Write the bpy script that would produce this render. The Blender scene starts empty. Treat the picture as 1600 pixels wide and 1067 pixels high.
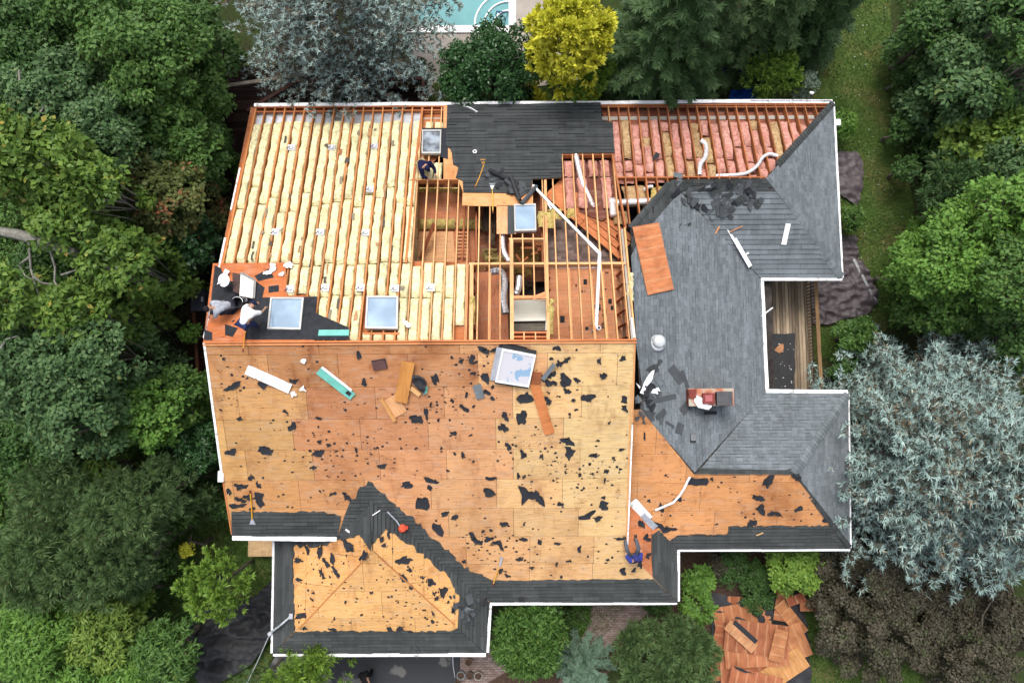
import bpy, math, random
import numpy as np
from mathutils import Vector, Matrix, noise
R = math.radians
random.seed(7); rng = np.random.default_rng(7)
sc = bpy.context.scene
COL = sc.collection

# ------------------------------------------------------------------ camera
ZE = 3.4                       # height of the eaves above the ground
FPX = 1067.0
CAM = Vector((0, 0, 27.5 + ZE))
cd = bpy.data.cameras.new('camera'); cd.sensor_width = 36; cd.lens = FPX * 36 / 1600
cd.clip_start = 0.1; cd.clip_end = 600
cam = bpy.data.objects.new('camera', cd); COL.objects.link(cam)
cam.location = CAM; cam.rotation_euler = (0.0754, 0, -0.006)
sc.camera = cam
MROT = cam.rotation_euler.to_matrix()

# ------------------------------------------------------------------ light
SUN_EL, SUN_AZ = R(62), R(-15)          # azimuth measured from +Y (top of the photograph)
w = bpy.data.worlds.new("World"); sc.world = w; w.use_nodes = True
nt = w.node_tree; nt.nodes.clear()
sky = nt.nodes.new('ShaderNodeTexSky'); sky.sky_type = 'NISHITA'; sky.sun_disc = False
sky.sun_elevation = SUN_EL; sky.sun_rotation = SUN_AZ; sky.dust_density = 4.0; sky.air_density = 1.0
hs = nt.nodes.new('ShaderNodeHueSaturation'); hs.inputs['Saturation'].default_value = 0.42
bg = nt.nodes.new('ShaderNodeBackground'); bg.inputs['Strength'].default_value = 0.15
wo = nt.nodes.new('ShaderNodeOutputWorld')
nt.links.new(sky.outputs[0], hs.inputs['Color']); nt.links.new(hs.outputs[0], bg.inputs['Color'])
nt.links.new(bg.outputs[0], wo.inputs['Surface'])
sl = bpy.data.lights.new('sun', 'SUN'); sl.energy = 1.0; sl.angle = R(24); sl.color = (1.0, 0.96, 0.9)
so = bpy.data.objects.new('sun', sl); COL.objects.link(so); so.location = (0, 20, 40)
sd = Vector((math.sin(SUN_AZ) * math.cos(SUN_EL), math.cos(SUN_AZ) * math.cos(SUN_EL), math.sin(SUN_EL)))
so.rotation_euler = sd.to_track_quat('Z', 'Y').to_euler()
sc.view_settings.view_transform = 'Standard'; sc.view_settings.look = 'None'
sc.view_settings.gamma = 1; sc.view_settings.use_curve_mapping = False
sc.view_settings.exposure = 1.0
sc.cycles.max_bounces = 6; sc.cycles.diffuse_bounces = 3; sc.cycles.glossy_bounces = 3
sc.cycles.transparent_max_bounces = 6

# ------------------------------------------------------------------ geometry helpers
def ray(u, v):
    return MROT @ Vector(((u - 800) / FPX, -(v - 533.5) / FPX, -1.0))
def gp(u, v, z=0.0):
    d = ray(u, v); t = (z - CAM.z) / d.z
    return CAM + d * t
class Pl:
    """a roof plane: o a point of its eave, e2 its upslope direction, e1 along the eave, n its normal"""
    def __init__(s, o, up, pitch):
        s.o = Vector(o); h = Vector(up).normalized(); k = 1 / math.sqrt(1 + pitch * pitch)
        s.e2 = Vector((h.x * k, h.y * k, pitch * k)); s.n = Vector((-h.x * pitch * k, -h.y * pitch * k, k))
        s.e1 = s.e2.cross(s.n)
    def px(s, u, v, h=0.0):
        d = ray(u, v); o = s.o + s.n * h
        return CAM + d * ((o - CAM).dot(s.n) / d.dot(s.n))
    def ab(s, u, v, h=0.0):
        q = s.px(u, v, h) - s.o
        return (q.dot(s.e1), q.dot(s.e2))
    def w(s, a, b, h=0.0):
        return s.o + s.e1 * a + s.e2 * b + s.n * h
    def poly(s, pts, h=0.0):
        return [s.ab(u, v, h) for u, v in pts]
class Flat(Pl):
    def __init__(s, z):
        s.o = Vector((0, 0, z)); s.e1 = Vector((1, 0, 0)); s.e2 = Vector((0, 1, 0)); s.n = Vector((0, 0, 1))
P = 0.398
Yu, Yr, Y1, Y3, Y5, Y7, Y9, Y11 = 11.882, 1.809, 4.583, -0.13, -6.175, -8.204, -10.064, -5.315
XL, XR, Xe, X2, X4, X6, X8, X10 = -10.653, 4.307, 13.485, 10.037, 13.509, 6.453, -1.03, -9.417
N = Pl((0, Yu, ZE), (0, -1, 0), P); S = Pl((0, Y7, ZE), (0, 1, 0), P)
E = Pl((X2, 0, ZE), (-1, 0, 0), P)
NEs = Pl((0, Y1, ZE), (0, 1, 0), P); NEe = Pl((Xe, 0, ZE), (-1, 0, 0), P)
SEn = Pl((0, Y3, ZE), (0, -1, 0), P); SEe = Pl((X4, 0, ZE), (-1, 0, 0), P); SEs = Pl((0, Y5, ZE), (0, 1, 0), P)
ME = Pl((X6, 0, ZE), (-1, 0, 0), P)
WW = Pl((X10, 0, ZE), (1, 0, 0), P); WE = Pl((X8, 0, ZE), (-1, 0, 0), P); WS = Pl((0, Y9, ZE), (0, 1, 0), P)
ZR = ZE + P * (Yu - Yr)

def area2(p):
    return sum(p[i][0] * p[(i + 1) % len(p)][1] - p[(i + 1) % len(p)][0] * p[i][1] for i in range(len(p)))
def clip_half(poly, nx, ny, c):       # keeps nx*x + ny*y <= c
    out = []
    for i in range(len(poly)):
        p, q = poly[i], poly[(i + 1) % len(poly)]
        dp = nx * p[0] + ny * p[1] - c; dq = nx * q[0] + ny * q[1] - c
        if dp <= 0: out.append(p)
        if (dp < 0 < dq) or (dq < 0 < dp):
            t = dp / (dp - dq); out.append((p[0] + (q[0] - p[0]) * t, p[1] + (q[1] - p[1]) * t))
    return out
def clip_rect(poly, x0, y0, x1, y1):
    for h in ((-1, 0, -x0), (1, 0, x1), (0, -1, -y0), (0, 1, y1)):
        if len(poly) < 3: return []
        poly = clip_half(poly, *h)
    r = []
    for p in poly:
        if not r or abs(p[0] - r[-1][0]) + abs(p[1] - r[-1][1]) > 1e-4: r.append(p)
    if len(r) > 1 and abs(r[0][0] - r[-1][0]) + abs(r[0][1] - r[-1][1]) < 1e-4: r.pop()
    return r if len(r) >= 3 and abs(area2(r)) > 1e-4 else []
def inside(p, poly):
    c = False; x, y = p; j = len(poly) - 1
    for i in range(len(poly)):
        xi, yi = poly[i]; xj, yj = poly[j]
        if (yi > y) != (yj > y) and x < (xj - xi) * (y - yi) / (yj - yi) + xi: c = not c
        j = i
    return c
def ccw(p):
    return p if area2(p) > 0 else p[::-1]

class MB:
    """collects faces and links them as ONE mesh object"""
    def __init__(s): s.v = []; s.f = []; s.m = []; s.k = 0
    def add(s, vs, fs):
        b = len(s.v); s.v += [tuple(v) for v in vs]
        for f in fs: s.f.append(tuple(b + i for i in f)); s.m.append(s.k)
        return s
    def box(s, c, ax, ay, az):        # centre and three half-axes
        c = Vector(c); ax = Vector(ax); ay = Vector(ay); az = Vector(az)
        if ax.cross(ay).dot(az) < 0: ax = -ax
        vs = [c + ax * i + ay * j + az * k for k in (-1, 1) for j in (-1, 1) for i in (-1, 1)]
        return s.add(vs, [(0, 2, 3, 1), (4, 5, 7, 6), (0, 1, 5, 4), (2, 6, 7, 3), (0, 4, 6, 2), (1, 3, 7, 5)])
    def bar(s, p, q, wx, wz, up=(0, 0, 1)):   # a beam from p to q, full width and height, top at the p-q line
        p = Vector(p); q = Vector(q); d = q - p; side = d.cross(Vector(up)).normalized(); u = side.cross(d).normalized()
        return s.box((p + q) / 2 - u * wz / 2, d / 2, side * wx / 2, u * wz / 2)
    def slab(s, pl, poly, h0, h1, hf=None):   # poly in plane coordinates
        poly = ccw(poly); n = len(poly)
        top = [pl.w(a, b, h1 + (hf(a, b) if hf else 0)) for a, b in poly]; bot = [pl.w(a, b, h0) for a, b in poly]
        return s.add(top + bot, [tuple(range(n))] + [tuple(range(2 * n - 1, n - 1, -1))] +
                     [(i, n + i, n + (i + 1) % n, (i + 1) % n) for i in range(n)])
    def tube(s, pts, rad, n=8, cap=True):
        pts = [Vector(p) for p in pts]; m = len(pts)
        if not hasattr(rad, '__len__'): rad = [rad] * m
        vs = []; prev = None
        for i, p in enumerate(pts):
            d = (pts[min(i + 1, m - 1)] - pts[max(i - 1, 0)]).normalized()
            if prev is None:
                prev = d.orthogonal().normalized()
            x = (prev - d * prev.dot(d)).normalized(); prev = x; y = d.cross(x)
            vs += [p + (x * math.cos(2 * math.pi * j / n) + y * math.sin(2 * math.pi * j / n)) * rad[i] for j in range(n)]
        fs = [(i * n + j, i * n + (j + 1) % n, (i + 1) * n + (j + 1) % n, (i + 1) * n + j) for i in range(m - 1) for j in range(n)]
        if cap: fs += [tuple(range(n - 1, -1, -1)), tuple(range((m - 1) * n, m * n))]
        return s.add(vs, fs)
    def lathe(s, c, prof, n=20, axis=None, caps=True):
        c = Vector(c); z = Vector(axis or (0, 0, 1)).normalized(); x = z.orthogonal().normalized(); y = z.cross(x); m = len(prof)
        vs = [c + (x * math.cos(2 * math.pi * j / n) + y * math.sin(2 * math.pi * j / n)) * r + z * h for r, h in prof for j in range(n)]
        fs = [(i * n + j, i * n + (j + 1) % n, (i + 1) * n + (j + 1) % n, (i + 1) * n + j) for i in range(m - 1) for j in range(n)]
        if caps: fs += [tuple(range(n - 1, -1, -1)), tuple(range((m - 1) * n, m * n))]
        return s.add(vs, fs)
    def grid(s, f, nx, ny):           # f(i/nx, j/ny) -> point
        vs = [f(i / nx, j / ny) for j in range(ny + 1) for i in range(nx + 1)]
        q = nx + 1
        return s.add(vs, [(j * q + i, j * q + i + 1, (j + 1) * q + i + 1, (j + 1) * q + i) for j in range(ny) for i in range(nx)])
    def mesh(s, name, mats, org=(0, 0, 0), smooth=False):
        me = bpy.data.meshes.new(name); o = Vector(org)
        me.from_pydata([tuple(Vector(v) - o) for v in s.v], [], s.f)
        for m in (mats if isinstance(mats, (list, tuple)) else [mats]): me.materials.append(m)
        if any(s.m): me.polygons.foreach_set('material_index', s.m)
        if smooth: me.polygons.foreach_set('use_smooth', [True] * len(me.polygons))
        me.update(); return me
    def build(s, name, mats, parent=None, org=None, color=None, smooth=False, kind=None, label=None):
        po = ORG.get(parent.name, Vector()) if parent else Vector()
        o = Vector(org) if org is not None else po
        return link(name, s.mesh(name, mats, o, smooth), parent, o, color, kind, label)
ORG = {}
def link(name, data, parent=None, org=(0, 0, 0), color=None, kind=None, label=None):
    ob = bpy.data.objects.new(name, data); COL.objects.link(ob)
    po = ORG.get(parent.name, Vector()) if parent else Vector()
    if parent: ob.parent = parent
    ob.location = Vector(org) - po; ORG[ob.name] = Vector(org)
    if color is not None: ob.color = (*color[:3], 1)
    if kind: ob['kind'] = kind
    if label: ob['label'] = label
    return ob
def thing(name, label, cat, loc=(0, 0, 0), group=None, kind=None):
    o = link(name, None, None, loc); o.empty_display_size = 0.2
    return tag(o, label, cat, group, kind)
def tag(o, label, cat=None, group=None, kind=None):
    o['label'] = label
    if cat: o['category'] = cat
    if group: o['group'] = group
    if kind: o['kind'] = kind
    return o
def centre(mb):
    a = np.array(mb.v); return Vector((float(a[:, 0].mean()), float(a[:, 1].mean()), float(a[:, 2].min())))
def lone(name, mb, mats, label, cat, group=None, color=None, smooth=False):   # a thing that is one mesh
    return tag(mb.build(name, mats, None, centre(mb), color, smooth), label, cat, group)
def lin(r, g, b, k=1.0):
    f = lambda c: ((c / 255) / 12.92 if c <= 10.3 else ((c / 255 + 0.055) / 1.055) ** 2.4)
    return (f(r) * k, f(g) * k, f(b) * k)
EXPO = 1 / 1.55
def ph(r, g, b): return tuple(min(0.86, c) for c in lin(r, g, b, EXPO))   # base colour of a surface seen sunlit in the photograph
def nz(x, y, z=0.0): return noise.noise(Vector((x, y, z)))

# ------------------------------------------------------------------ materials
class Mat:
    def __init__(s, name, rough=0.8, spec=0.25, metal=0.0):
        s.m = bpy.data.materials.new(name); s.m.use_nodes = True; s.t = s.m.node_tree
        s.b = s.t.nodes['Principled BSDF']; s.b.inputs['Roughness'].default_value = rough
        s.b.inputs['Specular IOR Level'].default_value = spec; s.b.inputs['Metallic'].default_value = metal
        s.co = s.t.nodes.new('ShaderNodeTexCoord')
    def n(s, t, **k):
        x = s.t.nodes.new(t)
        for a, b in k.items(): setattr(x, a, b)
        return x
    def set(s, sock, v):
        if hasattr(v, 'is_linked') or hasattr(v, 'links'): s.t.links.new(v, sock)
        elif isinstance(v, (tuple, list)): sock.default_value = (*v[:3], 1) if len(sock.default_value) == 4 else tuple(v)[:3]
        else: sock.default_value = v
    def noise(s, scale, detail=4, rough=0.55, stretch=(1, 1, 1), coord='Object', dist=0.0):
        mp = s.n('ShaderNodeMapping'); s.t.links.new(s.co.outputs[coord], mp.inputs[0]); mp.inputs['Scale'].default_value = stretch
        x = s.n('ShaderNodeTexNoise'); s.t.links.new(mp.outputs[0], x.inputs['Vector'])
        x.inputs['Scale'].default_value = scale; x.inputs['Detail'].default_value = detail
        x.inputs['Roughness'].default_value = rough; x.inputs['Distortion'].default_value = dist
        return x.outputs['Fac']
    def ramp(s, fac, stops):
        x = s.n('ShaderNodeValToRGB'); s.set(x.inputs[0], fac); e = x.color_ramp.elements
        while len(e) < len(stops): e.new(0.5)
        for i, (p, c) in enumerate(stops):
            e[i].position = p; e[i].color = (*c, 1) if isinstance(c, tuple) else (c, c, c, 1)
        return x.outputs[0]
    def mix(s, fac, a, b, mode='MIX'):
        x = s.n('ShaderNodeMix', data_type='RGBA', blend_type=mode)
        s.set(x.inputs[0], fac); s.set(x.inputs[6], a); s.set(x.inputs[7], b)
        return x.outputs[2]
    def objcol(s): return s.n('ShaderNodeObjectInfo').outputs['Color']
    def objrnd(s): return s.n('ShaderNodeObjectInfo').outputs['Random']
    def island(s): return s.n('ShaderNodeNewGeometry').outputs['Random Per Island']
    def bump(s, h, dist=0.01, strength=0.6):
        x = s.n('ShaderNodeBump'); x.inputs['Distance'].default_value = dist; x.inputs['Strength'].default_value = strength
        s.t.links.new(h, x.inputs['Height']); s.t.links.new(x.outputs[0], s.b.inputs['Normal'])
    def col(s, c): s.set(s.b.inputs['Base Color'], c); return s.m
def plain(name, c, rough=0.7, spec=0.25, metal=0.0, var=0.25, scale=6):
    m = Mat(name, rough, spec, metal); n = m.noise(scale, 5, 0.6)
    return m.col(m.ramp(n, [(0.3, tuple(x * (1 - var) for x in c)), (0.7, tuple(min(0.9, x * (1 + var)) for x in c))]))

def wood_mat(name, stretch, knots=True, var=0.42):
    m = Mat(name, 0.75, 0.2)
    g = m.ramp(m.noise(9, 6, 0.65, stretch, dist=0.4), [(0.25, 1.12 - var), (0.52, 1.12), (0.8, 1.3)])
    c = m.mix(1.0, m.objcol(), g, 'MULTIPLY')
    st = m.ramp(m.noise(0.55, 4, 0.6), [(0.3, (0.66, 0.56, 0.5)), (0.47, (1, 1, 1)), (0.7, (1.06, 1.08, 1.1))])
    c = m.mix(0.8, c, st, 'MULTIPLY')
    if knots:
        k = m.ramp(m.noise(7.5, 3, 0.5, tuple(a * 0.9 + 0.12 for a in stretch)), [(0.66, (1, 1, 1)), (0.735, (0.32, 0.2, 0.14))])
        c = m.mix(0.8, c, k, 'MULTIPLY')
    if knots:      # water stains, weathering greys and rows of nail holes
        s2 = m.ramp(m.noise(1.3, 5, 0.7, (1.6, .55, 1)), [(0.54, (1, 1, 1)), (0.7, (0.62, 0.5, 0.44))]); c = m.mix(0.75, c, s2, 'MULTIPLY')
        c = m.mix(m.ramp(m.noise(3.1, 5, 0.7, (.5, 1.5, 1)), [(.5, 0.0), (.75, .35)]), c, (0.40, 0.34, 0.27))
        v = m.n('ShaderNodeTexVoronoi'); v.inputs['Scale'].default_value = 2.46; v.inputs['Randomness'].default_value = .12
        m.t.links.new(m.co.outputs['Object'], v.inputs['Vector']); c = m.mix(m.ramp(v.outputs['Distance'], [(0.03, .6), (0.06, 0.0)]), c, (0.12, 0.07, 0.045))
    m.bump(m.noise(30, 4, 0.6, stretch), 0.004, 0.4)
    return m.col(c)
M = {}
M['ply'] = wood_mat('plywood', (0.22, 2.2, 1.0))
M['plyv'] = wood_mat('plywood_cross', (2.2, 0.22, 1.0))
M['lumber'] = wood_mat('lumber', (1.5, 0.18, 1.0), False, 0.35)
M['lumberx'] = wood_mat('lumber_across', (0.18, 1.5, 1.0), False, 0.35)
def shingle_mat(name, a, b, streak=0.35):
    m = Mat(name, 0.9, 0.12)
    c = m.mix(m.island(), a, b)
    c = m.mix(0.7, c, m.ramp(m.noise(0.7, 5, 0.65), [(0.3, (0.84, 0.84, 0.83)), (0.68, (1.1, 1.1, 1.11))]), 'MULTIPLY')
    c = m.mix(.6, c, m.ramp(m.noise(1.6, 5, .7, (1.5, .35, 1)), [(.38, (.68, .69, .68)), (.6, (1.08, 1.08, 1.08))]), 'MULTIPLY')
    c = m.mix(streak, c, m.ramp(m.noise(55, 2, 0.7), [(0.3, 0.55), (0.7, 1.45)]), 'MULTIPLY')
    m.bump(m.noise(120, 2, 0.7), 0.004, 0.5)
    return m.col(c)
M['shingle'] = shingle_mat('grey_shingle', ph(117, 124, 128), ph(135, 142, 147))
M['shingle_old'] = shingle_mat('stripped_shingle', ph(70, 73, 73), ph(84, 87, 87))
M['shingle_brown'] = shingle_mat('brown_shingle', ph(105, 90, 84), ph(150, 130, 122))
M['cap'] = shingle_mat('cap_shingle', ph(112, 121, 125), ph(138, 146, 150))
M['scrap'] = shingle_mat('shingle_scrap', ph(46, 48, 52), ph(112, 116, 120))
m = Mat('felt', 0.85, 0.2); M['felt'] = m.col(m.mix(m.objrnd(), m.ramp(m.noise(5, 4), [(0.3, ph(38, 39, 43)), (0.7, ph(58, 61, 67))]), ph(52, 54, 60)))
m = Mat('white_paint', 0.5, 0.3)
M['white'] = m.col(m.mix(1.0, (0.8, 0.8, 0.8), m.ramp(m.noise(3.5, 6, 0.7), [(0.33, (0.3, 0.28, 0.25)), (0.47, (1, 1, 1))]), 'MULTIPLY'))
M['pvc'] = plain('white_pvc', (0.74, 0.74, 0.75), 0.4, 0.4, var=0.06)
M['metal'] = plain('galvanised', (0.5, 0.51, 0.53), 0.35, 0.5, 0.7, 0.2)
m = Mat('silver_duct', 0.35, 0.5, 0.55); M['duct'] = m.col(m.ramp(m.noise(8, 4), [(0.3, (0.5, 0.5, 0.52)), (0.7, (0.85, 0.85, 0.86))]))
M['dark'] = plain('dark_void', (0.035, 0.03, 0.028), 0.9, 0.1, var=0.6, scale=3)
M['black'] = plain('black_plastic', (0.02, 0.02, 0.022), 0.6, 0.3, var=0.3)
def batt_mat(name, a, b, kraft, th):
    m = Mat(name, 0.95, 0.05)
    c = m.ramp(m.noise(5, 5, 0.65), [(0.28, a), (0.7, b)])
    c = m.mix(m.ramp(m.noise(9, 6, 0.8, (1, 1, 1)), [(0.5, 0.0), (0.66, 0.75)]), c, kraft); c = m.mix(m.ramp(m.noise(1.1, 5, 0.7), [(.5, 0.0), (.68, .45)]), c, tuple(x * .8 for x in kraft))
    c = m.mix(m.ramp(m.noise(13, 3, .6, (1, .6, 1)), [(.7, 0.0), (.74, .8)]), c, tuple(x * .35 for x in kraft))
    v = m.n('ShaderNodeTexVoronoi'); v.inputs['Scale'].default_value = 5; v.feature = 'DISTANCE_TO_EDGE'
    m.t.links.new(m.co.outputs['Object'], v.inputs['Vector'])
    c = m.mix(m.ramp(v.outputs['Distance'], [(0.0, th), (0.045, 0.0)]), c, kraft)
    m.bump(m.noise(16, 5, 0.7), 0.03, 0.8)
    return m.col(c)
M['cream'] = batt_mat('cream_fibreglass', (.58, .5, .26), (.8, .73, .46), (.24, .23, .13), 0.8)
M['yellow'] = batt_mat('yellow_fibreglass', ph(205, 180, 100), ph(235, 215, 140), ph(120, 100, 55), 0.6)
M['pink'] = batt_mat('pink_fibreglass', ph(216, 140, 128), ph(242, 190, 174), ph(150, 98, 72), 0.7)
M['tan_fluff'] = batt_mat('tan_fibreglass', ph(190, 150, 105), ph(226, 196, 150), ph(110, 80, 55), 0.6)
m = Mat('skylight_glass', 0.06, 0.6); M['glass'] = m.col(m.ramp(m.noise(0.9, 3, 0.5), [(0.35, (0.16, 0.23, 0.31)), (0.62, (0.27, 0.37, 0.48))]))  # the reflected sky is painted in as a mottled blue base colour
m = Mat('painted_cloud_glass', 0.12, 0.5); M['glass_clouds'] = m.col(m.ramp(m.noise(2.3, 3, 0.55), [(0.53, (0.47, 0.46, 0.49)), (0.56, (0.2, 0.32, 0.45))]))  # cloudy sky reflection painted as pale and blue patches
m = Mat('dark_glass', 0.05, 0.6); M['glass_dark'] = m.col(m.ramp(m.noise(2.2, 5, 0.6), [(0.4, (0.05, 0.06, 0.07)), (0.62, (0.24, 0.28, 0.32))]))
M['grey_frame'] = plain('grey_frame', (0.36, 0.35, 0.33), 0.4, 0.5, 0.3, 0.15)
M['teal'] = plain('teal_board', ph(120, 200, 185), 0.6, 0.3, var=0.15)
M['drywall'] = plain('drywall', (0.86, 0.84, 0.76), 0.8, 0.1, var=0.03)
m = Mat('object_paint', 0.7, 0.25); M['paint'] = m.col(m.mix(1.0, m.objcol(), m.ramp(m.noise(7, 5, 0.6), [(0.3, 0.75), (0.7, 1.15)]), 'MULTIPLY'))
m = Mat('cloth', 0.9, 0.1); M['cloth'] = m.col(m.mix(1.0, m.objcol(), m.ramp(m.noise(9, 4, 0.6), [(0.3, 0.7), (0.7, 1.2)]), 'MULTIPLY')); m.bump(m.noise(14, 4, 0.6), 0.03, 0.7)
M['skin'] = plain('skin', (0.36, 0.2, 0.13), 0.6, 0.3, var=0.08)
M['rust'] = plain('rusty_brick', ph(128, 70, 58), 0.85, 0.1, var=0.4, scale=9)
m = Mat('weathered_board', 0.85, 0.1); c = m.mix(1.0, m.objcol(), m.ramp(m.noise(6, 5, 0.7, (3, 0.25, 1)), [(0.25, 0.45), (0.75, 1.3)]), 'MULTIPLY'); M['board'] = m.col(c)
m = Mat('house_wall', 0.8, 0.15); M['wall'] = m.col(m.ramp(m.noise(3, 4), [(0.3, (0.3, 0.28, 0.25)), (0.7, (0.4, 0.38, 0.34))]))
# ------------------------------------------------------------------ ground and terrain
def ground_mats():
    m = Mat('forest_floor', 0.95, 0.05)
    c = m.ramp(m.noise(0.35, 6, 0.65), [(0.3, (0.035, 0.028, 0.018)), (0.5, (0.03, 0.045, 0.014)), (0.7, (0.06, 0.05, 0.03))])
    c = m.mix(0.6, c, m.ramp(m.noise(6, 6, 0.7), [(0.3, 0.5), (0.7, 1.5)]), 'MULTIPLY'); m.bump(m.noise(4, 6, 0.7), 0.1, 0.8); M['floor'] = m.col(c)
    m = Mat('lawn_turf', 0.95, 0.05)
    c = m.ramp(m.noise(0.55, 5, 0.6), [(0.3, (0.045, 0.085, 0.018)), (0.5, (0.075, 0.11, 0.028)), (0.68, (0.13, 0.115, 0.045))])
    c = m.mix(0.7, c, m.ramp(m.noise(9, 6, 0.75), [(0.3, 0.55), (0.7, 1.5)]), 'MULTIPLY'); m.bump(m.noise(14, 5, 0.7), 0.06, 0.9); M['lawn'] = m.col(c)
    m = Mat('wet_asphalt', 0.7, 0.3); f = m.noise(0.9, 4, 0.55)
    c = m.ramp(f, [(0.42, (0.028, 0.029, 0.032)), (0.56, (0.03, 0.031, 0.034)), (0.6, (0.11, 0.108, 0.1))])
    M['asphalt'] = m.col(m.mix(0.6, c, m.ramp(m.noise(40, 3, 0.7), [(0.3, 0.6), (0.7, 1.4)]), 'MULTIPLY'))
    m = Mat('pool_concrete', 0.85, 0.15); M['concrete'] = m.col(m.ramp(m.noise(1.2, 6, 0.65), [(0.3, (0.26, 0.225, 0.195)), (0.7, (0.35, 0.31, 0.275))]))
    m = Mat('brick_paver', 0.85, 0.15); M['paver'] = m.col(m.mix(m.island(), (0.17, 0.12, 0.1), (0.27, 0.21, 0.19)))
    m = Mat('pool_water', 0.35, 0.12); M['water'] = m.col(m.ramp(m.noise(0.8, 3), [(0.3, (0.075, 0.235, 0.25)), (0.7, (0.10, 0.28, 0.295))])); m.bump(m.noise(3, 3), 0.02, 0.2)
    m = Mat('mulch', 0.95, 0.05); M['mulch'] = m.col(m.ramp(m.noise(12, 6, 0.75), [(0.3, (0.035, 0.022, 0.016)), (0.7, (0.11, 0.07, 0.05))])); m.bump(m.noise(15, 5, 0.7), 0.05, 0.8)
ground_mats()
g = MB(); g.grid(lambda a, b: (-150 + 300 * a, -150 + 300 * b, 0.0), 30, 30)
g.build('ground', M['floor'], kind='structure')
def sheet(name, pts, z, mat, kind='structure'):
    mb = MB(); fl = Flat(z); q = [tuple(gp(u, v, z).xy) for u, v in pts]; q = ccw(q)
    xs = [p[0] for p in q]; ys = [p[1] for p in q]; st = 1.0
    for i in range(int((max(xs) - min(xs)) / st) + 1):
        for j in range(int((max(ys) - min(ys)) / st) + 1):
            r = clip_rect(q, min(xs) + i * st, min(ys) + j * st, min(xs) + (i + 1) * st, min(ys) + (j + 1) * st)
            if r: mb.add([(a, b, z) for a, b in ccw(r)], [tuple(range(len(r)))])
    return mb.build(name, mat, kind=kind)
sheet('lawn', [(1225, -30), (1388, -30), (1398, 120), (1412, 240), (1428, 330), (1420, 480), (1340, 560), (1180, 560), (1180, 150)], 0.02, M['lawn'])
sheet('lawn', [(1230, 960), (1420, 930), (1500, 1180), (1150, 1180)], 0.02, M['lawn'])
sheet('lawn', [(240, 700), (420, 760), (440, 1000), (330, 1180), (200, 1120)], 0.02, M['lawn'])
sheet('lawn', [(870, 930), (990, 930), (930, 1010), (800, 1040)], 0.02, M['lawn'])
sheet('driveway', [(470, 960), (718, 960), (718, 1190), (330, 1190)], 0.03, M['asphalt'])
sheet('garden_bed', [(1030, 850), (1300, 850), (1260, 950), (1000, 1010), (940, 1060), (860, 1120)], 0.015, M['mulch'])
sheet('garden_bed', [(718, 990), (800, 990), (900, 1080), (850, 1180), (719, 1180)], 0.016, M['mulch'])
sheet('pool_terrace', [(640, -70), (905, -70), (905, 130), (640, 150)], 0.03, M['concrete'])

def pavers(name, pts, z, lw=0.2, lh=0.1, parent=None):
    q = ccw([tuple(gp(u, v, z).xy) for u, v in pts]); mb = MB(); fl = Flat(z)
    xs = [p[0] for p in q]; ys = [p[1] for p in q]
    for j in range(int((max(ys) - min(ys)) / lh) + 1):
        for i in range(int((max(xs) - min(xs)) / lw) + 2):
            x = min(xs) + (i - 0.5 * (j % 2)) * lw; y = min(ys) + j * lh
            r = clip_rect(q, x + 0.006, y + 0.006, x + lw - 0.006, y + lh - 0.006)
            if r: mb.slab(fl, r, -0.03, random.uniform(0, 0.006))
    o = mb.build(name, M['paver']); o['kind'] = 'structure'; return o
pavers('paver_path', [(930, 925), (1035, 925), (1010, 960), (960, 1000), (905, 1090), (860, 1090), (915, 985)], 0.06)
pavers('paver_path', [(1130, 40), (1155, 40), (1165, 130), (1120, 130)], 0.06)
pavers('paver_path', [(719, 1000), (800, 1000), (790, 1050), (719, 1090)], 0.06)

# swimming pool: basin rim, water, curved steps and a handrail
pz = 0.06
pool = thing('swimming_pool', 'turquoise swimming pool with curved corner steps behind the trees', 'pool', gp(720, -10, 0))
mb = MB(); q = [gp(u, v, pz) for u, v in [(560, -140), (795, -140), (795, 40), (560, 40)]]
mb.add([Vector((p.x, p.y, 0.04)) for p in q], [(3, 2, 1, 0)]); mb.build('water', M['water'], pool)
mb = MB(); e = [gp(u, v, 0.1) for u, v in [(795, -140), (795, 40), (560, 40)]]
for a, b in zip(e, e[1:]):
    nb = max(2, int((b - a).length / 0.6))
    for i in range(nb):
        t0, t1 = i / nb, (i + 0.985) / nb; d = (b - a).normalized(); s_ = Vector((-d.y, d.x, 0)) * 0.17
        if s_.dot(gp(700, 0, 0) - a) > 0: s_ = -s_
        k = MB(); k.bar(a.lerp(b, t0) + s_, a.lerp(b, t1) + s_, 0.34, 0.08); k.build('coping_stone', M['white'], pool)
cx = gp(795, 40, 0.05)
for k, (r, zz) in enumerate(((1.6, 0.055), (1.15, 0.075), (0.7, 0.095))):
    mb = MB(); mb.tube([(cx.x - r * math.cos(t), cx.y + r * math.sin(t), zz) for t in np.linspace(0.0, math.pi / 2, 13)], 0.045, 6); mb.build('pool_step', M['white'], pool)
mb = MB(); a = gp(776, 18, 0.9); b = gp(790, 30, 0.1); c = gp(776, 38, 0.1); d = gp(794, 20, 0.1)
mb.tube([c, gp(775, 22, 0.8), a, gp(783, 22, 0.85), b], 0.03, 6); mb.tube([a, d], 0.03, 6); mb.build('handrail', plain('blue_rail', (0.03, 0.09, 0.2), 0.4), pool)
for u, v, r in ((811, 18, 0.16), (809, 26, 0.1)):
    pass

# ------------------------------------------------------------------ the house
house = thing('house', 'large house with its roof half stripped to plywood, rafters and insulation', 'house', (0, 0, 0))
HP = house
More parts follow.
